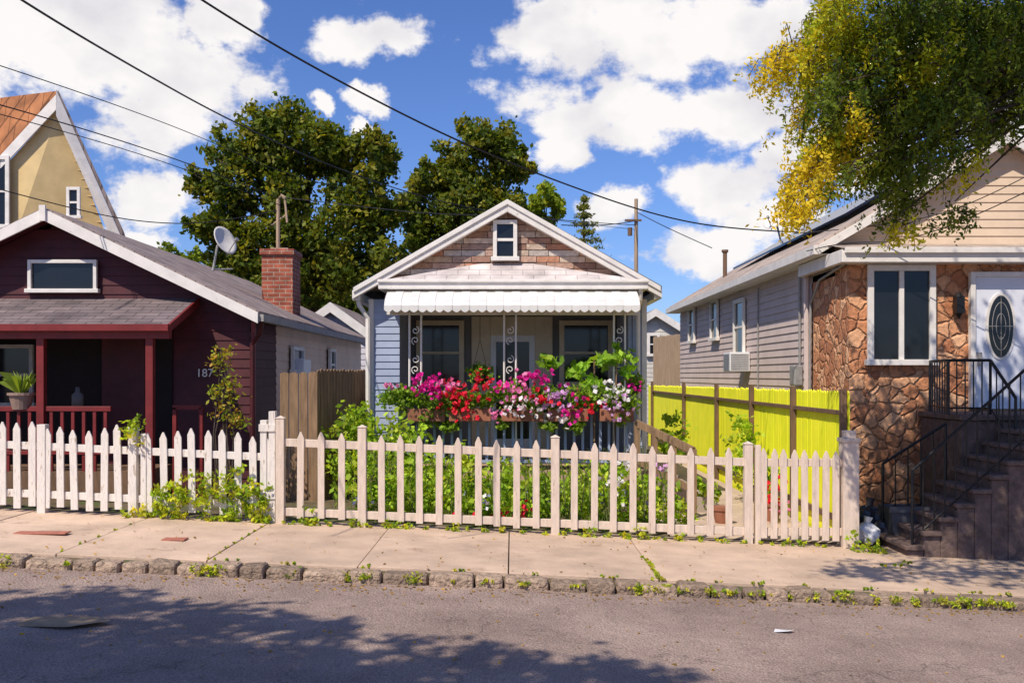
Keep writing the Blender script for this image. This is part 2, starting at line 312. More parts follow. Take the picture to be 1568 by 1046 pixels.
for p,hh in zip(posts,(1.13,1.07,1.05,1.07)):
    x=X(p,y); z=g(x); m.box(x-.045,x+.045,y-.05,y+.04,z-.05,z+hh)
    vs=[(x-.055,y-.06,z+hh),(x+.055,y-.06,z+hh),(x+.055,y+.05,z+hh),(x-.055,y+.05,z+hh),(x,y-.005,z+hh+.03)]; m.add(vs,[(3,2,1,0),(0,1,4),(1,2,4),(2,3,4),(3,0,4)])
m.done('posts',cream,cf,bevel=.004)
gt=empty('fence_gate'); m=M(); xa=X(1158,y); xb=X(1288,y)
for k in range(8):
    x=xa+.07+(xb-xa-.14)*k/7; picket(m,x,y-.045,g(x)+.06,.97,.073)
m.done('pickets',cream,gt,bevel=.003); m=M()
for hz in (.87,.12): m.beam((xa,y,g(xa)+hz),(xb,y,g(xa)+hz),.045,.085)
m.box(xa-.02,xa+.04,y-.05,y+.03,g(xa)-.03,g(xa)+1.06)
x=X(1300,y); m.box(x-.085,x+.085,y-.08,y+.09,g(x)-.1,g(x)+1.14); m.box(x-.1,x+.1,y-.095,y+.105,g(x)+1.14,g(x)+1.18); m.box(x-.06,x+.06,y-.055,y+.065,g(x)+1.18,g(x)+1.26)
m.done('gate_frame_and_post',cream,gt,bevel=.006)
lf=empty('weathered_picket_fence'); m=M(); y2=10.82
xs_=X(-200,y2)
x=xs_
while x<X(412,y2):
    picket(m,x,y2-.04,g(x)+.05+random.uniform(-.03,.02),.9+random.uniform(-.05,.03),.078,.02,.02); x+=.158+random.uniform(-.012,.012)
m.done('pickets',oldwhite,lf,bevel=.003); m=M()
for hz in (.72,.2): m.beam((xs_,y2,g(xs_)+hz),(X(412,y2),y2,g(X(412,y2))+hz-.02),.04,.08)
for p,hh,w in ((66,.95,.09),(205,.97,.09),(222,.9,.06),(405,1.1,.07),(418,1.2,.07)):
    x=X(p,y2); m.box(x-w/2,x+w/2,y2-.05,y2+.05,g(x)-.05,g(x)+hh)
x=X(411,y2); m.box(x-.09,x+.09,y2-.065,y2-.051,g(x)+.98,g(x)+1.06); m.box(x-.09,x+.09,y2-.065,y2-.051,g(x)+.25,g(x)+.33)
m.done('rails_and_posts',oldwhite,lf,bevel=.004)
wf=empty('wooden_privacy_fence'); m=M()
def boards(m,a,b,z1,z0,w=.1,jit=.01):
    a=Vector(a);b=Vector(b);n=max(1,int((b-a).length/w)); d=(b-a)/n; nn=Vector((-d.y,d.x,0)).normalized()*.018
    for k in range(n):
        p=a+d*(k+.06); q=a+d*(k+.94); zt=z1+random.uniform(-jit,jit)
        vs=[(p.x,p.y,z0),(q.x,q.y,z0),(q.x,q.y,zt),((p.x+q.x)/2,(p.y+q.y)/2,zt+.02),(p.x,p.y,zt)]
        m.prism(vs,(nn.x,nn.y,0))
boards(m,(X(428,12.9),12.9,0),(X(486,12.9),12.9,0),Z(572,12.9),0)
boards(m,(X(486,12.9),12.9,0),(X(572,14.6),14.6,0),Z(568,13.5),0,.09)
m.done('boards',woodb,wf)
m=M(); m.box(X(483,12.9)-.04,X(483,12.9)+.04,12.82,12.88,0,Z(575,12.9)); m.done('post',woodb,wf)
yf=empty('yellow_fence'); XF=3.7; m=M(); y=10.95
while y<27:
    z1=1.5-(y-10.9)*.006+random.uniform(-.012,.012); w=.09; o=random.uniform(0,.004)
    m.prism([(XF+o,y,g(XF)-.05),(XF+o,y+w-.008,g(XF)-.05),(XF+o,y+w-.008,z1),(XF+o,y+w*.45,z1+.03),(XF+o,y,z1)],(.012,0,0)); y+=w
m.done('slats',ym,yf)
m=M()
for y in (10.98,12.95,15.2,17.8,21.2,26): m.box(XF-.07,XF-.004,y,y+.07,g(XF)-.1,1.55)
m.box(XF-.045,XF-.006,11.08,26,1.26,1.31); m.box(XF-.045,XF-.006,11.08,26,.05,.12)
m.done('posts_and_rails',woodd,yf,bevel=.004)
# ------------------------------------------------------------ centre house
ch=empty('white_bungalow_house'); D=14.0
pk=(X(777,D),Z(312,D)); le=(X(541,D),Z(446,D)); re_=(X(1012,D),Z(444,D))
wl=X(565,14.2); wr=X(990,14.2); GY=14.09
for (e,s) in ((le,-1),(re_,1)):
    m=M(); m.prism([(e[0],13.93,e[1]),(pk[0],13.93,pk[1]),(pk[0],13.93,pk[1]+.05),(e[0],13.93,e[1]+.05)],(0,9.2,0)); m.done('roof_slope',roofd,ch)
    m=M(); m.prism([(e[0],13.9,e[1]-.12),(pk[0],13.9,pk[1]-.13),(pk[0],13.9,pk[1]-.002),(e[0],13.9,e[1]-.002)],(0,.04,0))
    m.prism([(e[0]+.02*-s,13.875,e[1]-.03),(pk[0],13.875,pk[1]-.03),(pk[0],13.875,pk[1]+.04),(e[0]+.02*-s,13.875,e[1]+.04)],(0,.03,0))
    m.done('rake_board',white,ch,bevel=.004)
    m=M(); m.box(min(e[0],e[0]-s*.1)-.0,max(e[0],e[0]-s*.1),13.95,23,e[1]-.13,e[1]-.02); m.done('gutter',white,ch)
    m=M(); m.poly([(e[0],13.94,e[1]-.11),(pk[0],13.94,pk[1]-.12),(pk[0],GY,pk[1]-.12),(e[0],GY,e[1]-.11)]); m.done('soffit',white,ch)
m=M(); zb=Z(440,GY); pz=pk[1]-.1; hw=(X(990,GY)-X(565,GY))/2; gc=pk[0]; z=zb
palS=[(.46,.26,.17),(.55,.38,.26),(.6,.46,.36),(.34,.19,.14),(.52,.33,.25),(.58,.5,.45),(.38,.25,.2),(.5,.24,.15)]
m.col=(.12,.09,.08); m.poly([(gc-hw-.1,GY+.03,zb-.05),(gc+hw+.1,GY+.03,zb-.05),(gc,GY+.03,pz+.05)])
while z<pz-.03:
    h=.088; w0=hw*(1-(z-zb)/(pz-zb))+.05; x=gc-w0-random.uniform(0,.2)
    while x<gc+w0:
        w=random.uniform(.16,.48); a=max(x,gc-w0); b_=min(x+w-.008,gc+w0); t=random.uniform(.7,1.15)
        if b_-a>.03: m.col=tuple(c*t for c in random.choice(palS)); m.box(a,b_,GY-random.uniform(.0,.018),GY+.02,z,z+h-.008)
        x+=w
    z+=h
m.done('stone_gable',varstone,ch,bevel=.003)
window(front(GY-.02),X(755,14.05),X(792,14.05),Z(398,14.05),Z(338,14.05),ch,fw=.055)
m=M(); a,b_=X(580,13.65),X(992,13.65); z0=Z(430,13.65); zt=Z(404,GY-.02)
m.add([(a,13.65,z0),(b_,13.65,z0),(X(815,GY),GY-.025,zt),(X(735,GY),GY-.025,zt),(a+.02,GY-.025,z0),(b_-.02,GY-.025,z0)],[(0,1,2,3),(0,3,4),(1,5,2)])
m.done('porch_roof',roofw,ch)
m=M(); m.box(a,b_,13.6,13.67,z0-.12,z0+.008); m.box(a-.01,b_+.01,13.57,13.6,z0-.03,z0+.012); m.box(a,a+.06,13.67,14.3,z0-.12,z0-.002); m.box(b_-.06,b_,13.67,14.3,z0-.12,z0-.002); m.done('porch_gutter',white,ch,bevel=.008)
m=M(); m.box(a+.1,b_-.12,13.72,13.86,Z(482,13.7),z0-.05); m.done('porch_beam',white,ch,bevel=.005)
m=M(); m.box(a+.05,b_-.05,13.67,15.8,z0-.13,z0-.122); m.done('porch_ceiling',soffit,ch)
m=M(); aa,ab=X(588,13.25),X(980,13.25); prof=[(13.69,Z(446,13.69)),(13.55,Z(449,13.55)),(13.4,Z(455,13.4)),(13.3,Z(461,13.3)),(13.25,Z(468,13.25))]
nst=30; wst=(ab-aa)/nst
for k in range(nst):
    x0=aa+k*wst; o=.007 if k%2 else 0
    for i in range(4):
        (y0,za),(y1,zc)=prof[i],prof[i+1]
        m.add([(x0,y0-o*.3,za+o),(x0+wst,y0-o*.3,za+o),(x0+wst,y1-o,zc+o*.6),(x0,y1-o,zc+o*.6)],[(0,3,2,1)])
        m.add([(x0,y0,za),(x0,y0-.007*.3,za+.007),(x0,y1-.007,zc+.004),(x0,y1,zc)],[(0,1,2,3)])
    y1,zc=prof[4]; ns=5; top=[(x0+wst*j/ns,y1-o,zc+o*.6) for j in range(ns+1)]; bot=[(x0+wst*j/ns,y1-o,zc-.055-.035*math.sin(math.pi*j/ns)) for j in range(ns+1)]
    for j in range(ns): m.add([top[j],bot[j],bot[j+1],top[j+1]],[(0,1,2,3)])
for xx in (aa,ab):
    pts=[(xx,y_,z_) for y_,z_ in prof]+[(xx,13.25,prof[-1][1]-.07),(xx,13.69,prof[-1][1]-.07)]
    m.poly(pts)
m.done('awning',metalw,ch)
zE=le[1]-.1
for (u0,u1) in ((wl,X(612,14.2)),(X(962,14.2),wr)):
    clap(front(14.2),-.1,zE,lambda z,u0=u0,u1=u1:(u0+.06,u1-.0),.1).done('front_siding',bluesid,ch)
m=M(); m.box(wl,wl+.07,14.17,14.22,-.1,zE); m.box(wr-.07,wr,14.17,14.22,-.1,zE); m.done('corner_boards',white,ch)
m=M(); m.box(wl+.02,X(612,14.2)-.002,14.21,15.8,-.1,zE); m.box(X(962,14.2)+.002,wr-.02,14.21,15.8,-.1,zE); m.box(wl+.02,wr-.02,15.8,23,-.1,zE-.01); m.done('house_body',bluesid,ch)
BY=15.78
m=M(); m.box(X(612,14.2),X(962,14.2),BY,BY+.018,0,zE-.02); m.done('porch_back_wall',greywall,ch)
window(front(BY),X(638,BY),X(711,BY),Z(590,BY),Z(491,BY),ch,fw=.08,fm=tanframe)
window(front(BY),X(856,BY),X(938,BY),Z(590,BY),Z(491,BY),ch,fw=.08,fm=tanframe)
m=M(front(BY)); a,b_=X(722,BY),X(846,BY); zt=Z(485,BY); m.box(a,a+.3,.01,.06,.4,zt); m.box(b_-.28,b_,.01,.06,.4,zt); m.box(a+.3,b_-.28,.01,.058,Z(514,BY),zt); m.done('door_surround',tanframe,ch,bevel=.01)
m=M(front(BY)); a+=.3;b_-=.28; zt=Z(514,BY); m.box(a,a+.09,.005,.04,.4,zt); m.box(b_-.09,b_,.005,.04,.4,zt); m.box(a+.09,b_-.09,.005,.038,zt-.1,zt); m.box(a+.09,b_-.09,.005,.038,.4,.7); m.box(a+.09,b_-.09,.005,.036,1.28,1.34); m.done('storm_door',doorw,ch,bevel=.004)
m=M(front(BY)); m.box(a+.08,b_-.08,.0,.012,.6,zt-.08); m.done('door_glass',glass,ch)
m=M(); m.box(wl,wr,13.62,15.8,.25,.4); m.done('porch_floor',woodt,ch)
m=M()
for k in range(24):
    x=wl+.05+k*(wr-wl-.1)/23; m.box(x-.025,x+.025,13.7,13.73,-.2,.25)
m.box(wl,wr,13.9,13.92,-.2,.25); m.done('porch_skirt',bluesid,ch)
ip=M(); PY=13.7
for pr in ((627,645),(772,790),(940,957)):
    x0,x1=[X(p,PY) for p in pr]; zt=Z(478,PY)
    for x in (x0,x1): ip.tube([(x,PY,.4),(x,PY,zt)],.015,6)
    for zc in (1.45,1.85,2.25):
        for sg in (1,-1):
            pts=[]
            for i in range(20):
                t=i/19; an=t*2.4*math.pi; r=.012+.045*t
                pts.append(((x0+x1)/2+sg*r*math.cos(an),PY,zc+sg*.07+sg*r*math.sin(an)))
            ip.tube(pts,.007,5)
ip.done('iron_porch_posts',white,ch)
m=M(); xa,xb=X(610,PY),X(965,PY); m.box(xa,xb,PY-.02,PY+.02,1.2,1.24); m.box(xa,xb,PY-.02,PY+.02,.5,.54)
k=xa
while k<xb: m.box(k,k+.035,PY-.015,PY+.015,.54,1.2); k+=.12
m.done('porch_railing',bluesid,ch)
ds=M(); ds.tube([(le[0]+.05,14.05,le[1]-.1),(le[0]+.08,14.05,le[1]-.2),(wl+.0,14.1,le[1]-.38),(wl+.0,14.12,.1)],.035,8); ds.done('downspout',white,ch)
ds=M(); x=X(982,13.6); ds.tube([(x,13.65,z0-.1),(x,13.7,z0-.25),(x+.0,13.95,z0-.4),(x+.02,14.05,.1)],.03,8); ds.done('downspout',white,ch)
m=M(); p0=P(975,648,13.4); p1=P(1062,690,12.6)
m.beam(p0,p1,.05,.09); m.beam((p0[0],p0[1],p0[2]-.5),(p1[0],p1[1],p1[2]-.5),.04,.08)
for t in (0,.33,.66,1):
    q=[p0[i]+(p1[i]-p0[i])*t for i in range(3)]; m.box(q[0]-.035,q[0]+.035,q[1]-.035,q[1]+.035,-.15,q[2]+.02)
m.done('stair_rail',woodb,ch)
m=M(); m.col=(.4,.33,.28)
for k in range(4): m.box(2.0+k*.2,2.2+k*.2,13.1,14.1,-.2,.38-k*.14)
m.done('side_steps',concrete,ch)
# flower boxes & flowers
fb=empty('flower_boxes'); m=M()
for a,b_ in ((625,682),(688,752),(768,832),(838,900),(918,970)):
    m.box(X(a,13.5),X(b_,13.5),13.42,13.62,Z(645,13.5),Z(628,13.5)+.02)
m.done('planters',terra,fb,bevel=.01)
gp=[(.14,.26,.02),(.22,.36,.03),(.09,.17,.015),(.28,.4,.05)]
el=[E(p,q,13.5,r,r*.7,.16) for p,q,r in ((600,608,22),(625,612,26),(665,616,24),(700,618,24),(735,612,20),(780,606,28),(815,612,26),(850,608,24),(890,610,24),(930,610,24),(960,615,20),(655,645,16),(690,652,14),(770,648,12),(840,650,14),(880,650,16),(950,640,14))]
p,c=cloud(el,7600,gp,.6,14,.5); leafmesh('foliage',p,c,.065,leafm,fb,.6)
def flowers(name,spec,par,size=.06):
    P_=[];C_=[]
    for (px,py,d,rx,ry,n,col) in spec:
        k=d/F; q=np.array(P(px,py,d))+rng.normal(size=(n,3))*np.array([rx*k*.5,.08,ry*k*.5])-np.array([0,.18,0])
        cc=np.array(col)*rng.uniform(.75,1.2,(n,1)); P_.append(np.repeat(q,3,0)+rng.normal(size=(3*n,3))*.006); C_.append(np.repeat(cc,3,0))
    leafmesh(name,np.concatenate(P_),np.clip(np.concatenate(C_),0,1),size,flowm,par,.9)
mag=(.8,.03,.38); red=(.8,.03,.06); pink=(.9,.3,.55); wht=(.9,.85,.85); lil=(.7,.42,.7)
flowers('blossoms',[(660,596,13.5,30,20,46,mag),(645,588,13.5,20,12,22,mag),(700,608,13.5,30,24,56,red),(690,592,13.5,22,12,20,pink),(712,630,13.5,24,16,20,red),(745,590,13.5,22,18,20,red),(815,578,13.5,25,10,40,mag),(790,602,13.5,34,24,60,pink),(800,622,13.5,30,18,36,wht),(760,636,13.5,10,14,14,pink),(770,590,13.5,16,12,14,mag),(850,612,13.5,22,18,45,lil),(828,608,13.5,20,14,20,red),(872,625,13.5,20,32,26,mag),(935,602,13.5,28,22,28,wht),(900,620,13.5,22,18,18,red),(940,624,13.5,30,18,24,lil),(855,640,13.5,20,12,14,wht),(600,590,13.5,16,10,8,pink)],fb,.066)
tp=empty('potted_porch_plant'); el=[E(p_,q_,13.62,r,r*.5,.15) for p_,q_,r in ((848,552,16),(880,566,20),(920,552,20),(945,545,20),(960,572,16),(900,585,18),(835,558,10),(965,548,12),(945,530,8))]
p,c=cloud(el,360,[(.28,.48,.05),(.38,.56,.07),(.18,.34,.03)],.9,6,.6); leafmesh('foliage',p,c,.15,leafm,tp,.5)
m=M(); m.tube([(X(910,13.6),13.6,.8),(X(910,13.6),13.6,1.9)],.012,6); m.tube([(X(940,13.6),13.6,.8),(X(945,13.6),13.6,2.0)],.01,6); m.done('stems',woodb,tp)
for hp,(a,b_) in enumerate(((735,575),(968,590))):
    hb=empty('hanging_basket'); x,_,z=P(a,b_,13.85); m=M(); m.tube([(x,13.85,z-.12),(x,13.85,z-.07),(x,13.85,z)],[.06,.11,.13],12)
    m.tube([(x-.12,13.85,z),(x,13.85,z+.5)],.003,4); m.tube([(x+.12,13.85,z),(x,13.85,z+.5)],.003,4); m.tube([(x,13.85,z+.5),(x,13.85,Z(480,13.85))],.004,4); m.done('pot',dark,hb)
    p,c=cloud([(x,13.85,z+.02,.17,.15,.12)],500,gp,.6,10,.5); leafmesh('foliage',p,c,.06,leafm,hb,.6)
    flowers('blossoms',[(a,b_,13.8,18,12,16,red if hp==0 else mag)],hb,.05)
gv=[(.2,.34,.02),(.32,.48,.03),(.13,.23,.015),(.42,.56,.05),(.5,.56,.06)]
gs=empty('garden_bushes')
el=[(-2.05,13.0,.75,.38,.4,.5),(-2.0,12.9,1.12,.25,.3,.24),(-1.5,12.9,.8,.35,.4,.4),(-1.4,12.7,.5,.45,.4,.4),(-1.7,11.6,.25,.35,.25,.42),(-1.2,11.5,.25,.35,.25,.4),(-.7,11.6,.28,.35,.25,.42),(-.3,11.5,.2,.3,.25,.38),(.2,11.6,.2,.35,.25,.4),(.6,11.5,.15,.3,.25,.4),(1.05,11.6,.2,.35,.25,.45),(1.5,11.6,.15,.3,.25,.42),(1.85,11.7,.1,.25,.25,.35),
 (-.9,12.6,.3,.5,.4,.42),(0,12.6,.25,.5,.4,.38),(.9,12.7,.25,.5,.4,.4),(-.55,11.4,.72,.12,.1,.2),(-1.75,11.5,.68,.12,.12,.2),(2.35,14.5,.8,.2,.3,.35),(2.6,13.2,.2,.16,.2,.2),(3.35,14.4,.6,.2,.4,.5),(3.3,13,.3,.16,.3,.35),(.3,11.4,.6,.1,.1,.2),(1.3,11.4,.58,.1,.1,.2)]
p,c=cloud(el,12500,gv,.55,12,.5,.22); leafmesh('foliage',p,c,.085,leafm,gs,.6)
m=M()
for k in range(90):
    x=random.uniform(-2.1,1.9); yb=random.uniform(11.2,12.6); m.tube([(x,yb,-.1),(x+random.uniform(-.1,.1),yb,.5),(x+random.uniform(-.2,.2),yb-.1,.82)],[.008,.006,.003],5)
m.done('stems',mat('green_stem',(.16,.19,.05)),gs)
flowers('blossoms',[(940,740,11.3,25,30,22,wht),(960,700,11.3,20,20,10,wht),(780,790,11.3,60,15,20,red),(560,770,11.3,15,12,10,wht),(800,775,11.3,10,12,10,red),(740,770,11.3,12,12,8,wht),(1178,752,12.5,20,18,40,red),(1190,770,12.5,15,14,10,pink),(1010,715,11.4,18,12,8,lil)],gs,.055)
for (a,b_,d,s) in ((1180,775,12.6,.13),(1105,775,12.2,.11)):
    x=X(a,d); z=g(x); m=M(); m.tube([(x,d,z),(x,d,z+s*1.5),(x,d,z+s*1.5),(x,d,z+s*1.9)],[s*.7,s,s*1.12,s*1.15],16); m.done('terracotta_pot',terra)
def weed(name,pts,n,pal,size=.05,sub=.6):
    p,c=cloud(pts,n,pal,sub,10,.6,.25); k=p[:,2]>np.array([g(q) for q in p[:,0]])-.11; leafmesh(name,p[k],c[k],size,leafm,None,.55)
wp=[(.28,.4,.02),(.44,.5,.03),(.17,.27,.02),(.52,.48,.04)]
def WZ(px,y): return g(X(px,y))
weed('fence_vines',[(X(a,10.75),10.74,WZ(a,10.75)+h,r,.1,r2) for a,h,r,r2 in ((245,.15,.12,.2),(275,.25,.15,.25),(310,.3,.15,.3),(345,.25,.15,.28),(375,.3,.16,.35),(400,.2,.12,.25),(215,.05,.2,.07),(270,.04,.3,.05),(350,.04,.3,.05),(205,.95,.1,.15),(400,.04,.15,.07))],2300,wp,.06)
fw_=[(X(a,10.7),10.72,WZ(a,10.7)+.02,random.uniform(.04,.12),.04,random.uniform(.02,.05)) for a in range(445,1280,30)]
weed('sidewalk_weeds',fw_+[(X(a,y_),y_,WZ(a,y_)+.03,r,.05,r2) for a,y_,r,r2 in ((475,10.7,.1,.17),(480,10.7,.12,.05),(540,10.7,.1,.05),(600,10.72,.14,.05),(620,10.7,.1,.04),(905,10.7,.09,.1),(985,10.72,.1,.1),(960,10.7,.06,.08),(1310,10.6,.09,.22),(1325,10.5,.12,.14),(1345,10.5,.1,.1),(700,10.7,.06,.05),(1040,10.72,.05,.08),(1350,9.6,.06,.02),(1390,9.8,.1,.02),(1370,9.65,.08,.02))],2600,wp,.042)
kw=[]
for a,r,r2 in ((320,.14,.05),(300,.06,.04),(450,.08,.03),(530,.05,.03),(555,.12,.03),(630,.1,.04),(690,.05,.02),(745,.06,.02),(800,.1,.02),(880,.08,.02),(1000,.14,.04),(975,.06,.04),(1085,.16,.03),(1120,.09,.02),(1170,.08,.02),(1240,.07,.04),(1290,.1,.06),(1300,.05,.05),(1400,.06,.04),(1475,.12,.05),(1510,.1,.04),(1540,.1,.03),(1440,.08,.03),(1340,.08,.03),(1210,.06,.03),(1150,.08,.02),(1050,.08,.03),(10,.1,.04),(100,.05,.02),(1370,.08,.03)):
    kw.append((X(a,KY),KY,WZ(a,KY)-.045,r,.04,r2))
for a in (340,450,560,700,820,930,1010,1060,1100,1160,1230,1330,1420,1490,1540): kw.append((X(a,KY+.2),KY+.2,WZ(a,KY+.2)+.004,random.uniform(.04,.14),.02,.012))
for t in np.linspace(0,1,10): kw.append((1.27,KY+.2+t*1.0,g(1.27)+.006,.03+.025*(1-t),.06,.01))
for t in np.linspace(0,1,9): kw.append((-2.63,KY+.3+t*2.0,g(-2.6)+.004,.015,.06,.006))
for t in np.linspace(0,1,6): kw.append((-3.93,KY+.3+t*2.0,g(-3.9)+.004,.012,.06,.006))
weed('kerb_weeds',kw,5200,wp+[(.46,.42,.1)],.032,.8)
# fallen leaves and debris
nl=1500; px_=rng.uniform(-7,7,nl); sel=rng.random(nl); py_=np.where(sel<.55,KY-.06-np.abs(rng.normal(size=nl))*.16,np.where(sel<.8,rng.uniform(KY+.1,10.7,nl),rng.uniform(5.5,KY,nl)))
pz_=np.array([g(x) for x in px_])+np.where(py_<KY,-.094,.01)
leafmesh('fallen_leaves',np.stack([px_,py_,pz_],1),np.array([(.42,.26,.06)])*rng.uniform(.4,1.4,(nl,1)),.032,leafm,None,.6,flat=.15)
# ------------------------------------------------------------ left burgundy house
lh=empty('burgundy_house'); rp=(-5.96,3.79); ez=2.47; ex=-3.23
clap(front(13.0),0,3.6,lambda z:(max(-9,rp[0]-max(0,(3.72-z))*2.07),min(-3.42,rp[0]+max(0,(3.72-z))*2.07)),.12).done('front_siding',burg,lh)
m=M(); m.box(-8.5,-3.43,13.02,22.6,0,2.45); m.prism([(-8.5,13.02,2.45),(-3.43,13.02,2.45),(rp[0],13.02,3.66)],(0,9.5,0)); m.done('house_body',burg,lh)
sidebe=mat('tan_side_siding',(.74,.56,.44),.6,.15,2,.04)
clap(sideR(-3.42),0,2.45,lambda z:(14.4,22.5),.12).done('side_siding',sidebe,lh)
clap(sideR(-3.425),0,2.45,lambda z:(13,14.4),.12).done('side_siding_front',burg,lh)
for s in (1,-1):
    e=rp[0]+s*(ex-rp[0])
    m=M(); m.prism([(e,12.68,ez),(rp[0],12.68,rp[1]),(rp[0],12.68,rp[1]+.05),(e,12.68,ez+.05)],(0,10,0)); m.done('roof_slope',roofg,lh)
    m=M(); m.prism([(e,12.65,ez-.11),(rp[0],12.65,rp[1]-.12),(rp[0],12.65,rp[1]+.03),(e,12.65,ez+.03)],(0,.028,0)); m.done('rake_board',white,lh,bevel=.003)
    m=M(); m.poly([(e,12.7,ez-.06),(rp[0],12.7,rp[1]-.06),(rp[0],13.0,rp[1]-.06),(e,13.0,ez-.06)]); m.done('soffit',burg,lh)
m=M(); m.box(ex-.02,ex+.06,12.7,22.6,ez-.08,ez+.01); m.done('gutter',soffit,lh)
m=M(); m.box(rp[0]-.04,rp[0]+.04,12.62,12.65,3.66,3.86); m.done('finial',white,lh)
window(front(12.99),X(47,13),X(152,13),Z(447,13),Z(399,13),lh,fw=.045,sash=False)
m=M(); x=-4.1; zt=2.7; ze=2.3
m.prism([(-8.6,12.98,zt),(-8.6,11.85,ze),(-8.6,11.85,ze-.05),(-8.6,12.98,zt-.05)],(8.6+x,0,0)); m.done('porch_roof',roofg2,lh)
m=M(); m.box(-8.6,x+.02,11.8,11.85,ze-.07,ze+.01); m.prism([(x,12.98,zt+.01),(x,11.85,ze+.01),(x,11.85,ze-.08),(x,12.98,zt-.1)],(.03,0,0)); m.box(-8.6,x,11.9,12.0,ze-.16,ze-.06); m.done('porch_fascia',redp,lh)
m=M()
for p_ in (232,66,-120): xx=X(p_,12); m.box(xx-.045,xx+.045,11.92,12.01,.1,ze-.12)
m.box(X(386,13)-.0,X(386,13)+.05,12.95,13.0,0,2.5)
m.box(X(-120,12),X(172,12),11.95,12.0,1.27,1.33); m.box(X(-120,12),X(172,12),11.95,12.0,.75,.8)
k=X(-120,12)
while k<X(172,12): m.box(k,k+.04,11.96,11.99,.5,1.27); k+=.13
m.box(X(268,12.6),X(312,12.6),12.5,12.55,1.27,1.33); m.box(X(268,12.6),X(268,12.6)+.05,12.5,12.55,.1,1.3); m.box(X(308,12.6),X(308,12.6)+.05,12.5,12.55,.1,1.3)
m.done('porch_posts_and_rail',redp,lh,bevel=.004)
m=M(); m.box(-8.5,X(265,13),11.95,13,.2,.55); m.done('porch_floor',woodd,lh)
m=M(front(12.98)); m.box(X(-60,13),X(265,13),.0,.03,.55,2.3); m.done('porch_back_wall',dark,lh)  # near-black sheet over the siding, porch shade put into its colour
window(front(12.94),X(-30,13),X(58,13),Z(620,13),Z(528,13),lh,fw=.05,fm=soffit)
m=M(front(12.94)); m.box(X(160,13),X(225,13),0,.02,.55,2.25); m.done('front_door',burg,lh)
window(sideR(-3.41),15.2,16.0,Z(570,15.5)+.0,2.15,lh,fw=.06,sash=True); window(sideR(-3.41),18.3,18.9,1.6,2.2,lh,fw=.06)
m=M(); m.box(-3.4,-3.2,15.3,15.85,1.62,1.95); m.done('window_air_conditioner',plast,lh,bevel=.01)
cu=bpy.data.curves.new('house_number','FONT'); cu.body='187'; cu.size=.15; cu.extrude=.006; t=bpy.data.objects.new('house_number',cu); COL.objects.link(t); t.location=(X(301,12.97),12.955,Z(577,12.97)); t.rotation_euler=(math.pi/2,0,0); cu.materials.append(white); t.parent=lh
ds=M(); ds.tube([(-3.2,12.75,2.4),(-3.25,12.85,2.25),(-3.38,12.95,2.1),(-3.38,12.95,.1)],.03); ds.done('downspout',burg,lh)
cm=empty('brick_chimney'); m=M(); x=X(431,17); m.box(x-.26,x+.26,16.7,17.3,2.5,3.72); m.done('stack',brick,cm); m=M(); m.box(x-.29,x+.29,16.66,17.34,3.72,3.82); m.box(x-.15,x+.15,16.85,17.15,3.82,3.86); m.done('cap',brick,cm,bevel=.01)
def dish(px,py,d,r,base,par_name='satellite_dish',fx=.6):
    e=empty(par_name); c=Vector(P(px,py,d)); ax=Vector((fx,-.55,.5)).normalized(); a=ax.cross(Vector((0,0,1))).normalized(); b2=a.cross(ax)
    m=M(); vs=[tuple(c)]; fs=[]; nr=5;ns=24
    for i in range(1,nr+1):
        rr=r*i/nr
        for k in range(ns):
            t=2*math.pi*k/ns; vs.append(tuple(c+a*rr*math.cos(t)+b2*rr*1.1*math.sin(t)+ax*(.28*rr*rr/r)))
    for k in range(ns): fs.append((0,1+k,1+(k+1)%ns))
    for i in range(nr-1):
        for k in range(ns): fs.append((1+i*ns+k,1+(i+1)*ns+k,1+(i+1)*ns+(k+1)%ns,1+i*ns+(k+1)%ns))
    m.add(vs,fs); ob=m.done('reflector',dishm,e,smooth=True); s=ob.modifiers.new('s','SOLIDIFY'); s.thickness=.012
    m=M(); m.tube([tuple(c),tuple(c-ax*.12),base],.02,8); m.tube([tuple(c-b2*r),tuple(c+ax*r*1.2-b2*.1)],.01,6); m.tube([tuple(c+ax*r*1.15-b2*.1),tuple(c+ax*r*1.35-b2*.1)],.03,8)
    m.tube([(base[0],base[1],base[2]+.02),(base[0]+.25,base[1]+.2,base[2]+.05)],.015,6); m.done('mount',galv,e)
dish(341,371,15.5,.22,P(326,415,15.5),fx=1.0)
sm=empty('service_mast'); x=X(426,17.6); m=M(); m.tube([(x,17.6,2.7),(x,17.6,4.8),(x+.06,17.6,4.88),(x+.13,17.6,4.82)],.035,8); m.tube([(x-.12,17.6,4.35),(x+.16,17.6,4.55)],.015,6); m.tube([(x+.12,17.6,4.8),(x+.16,17.6,4.4)],.02,6)
m.done('pipe',woodt,sm)
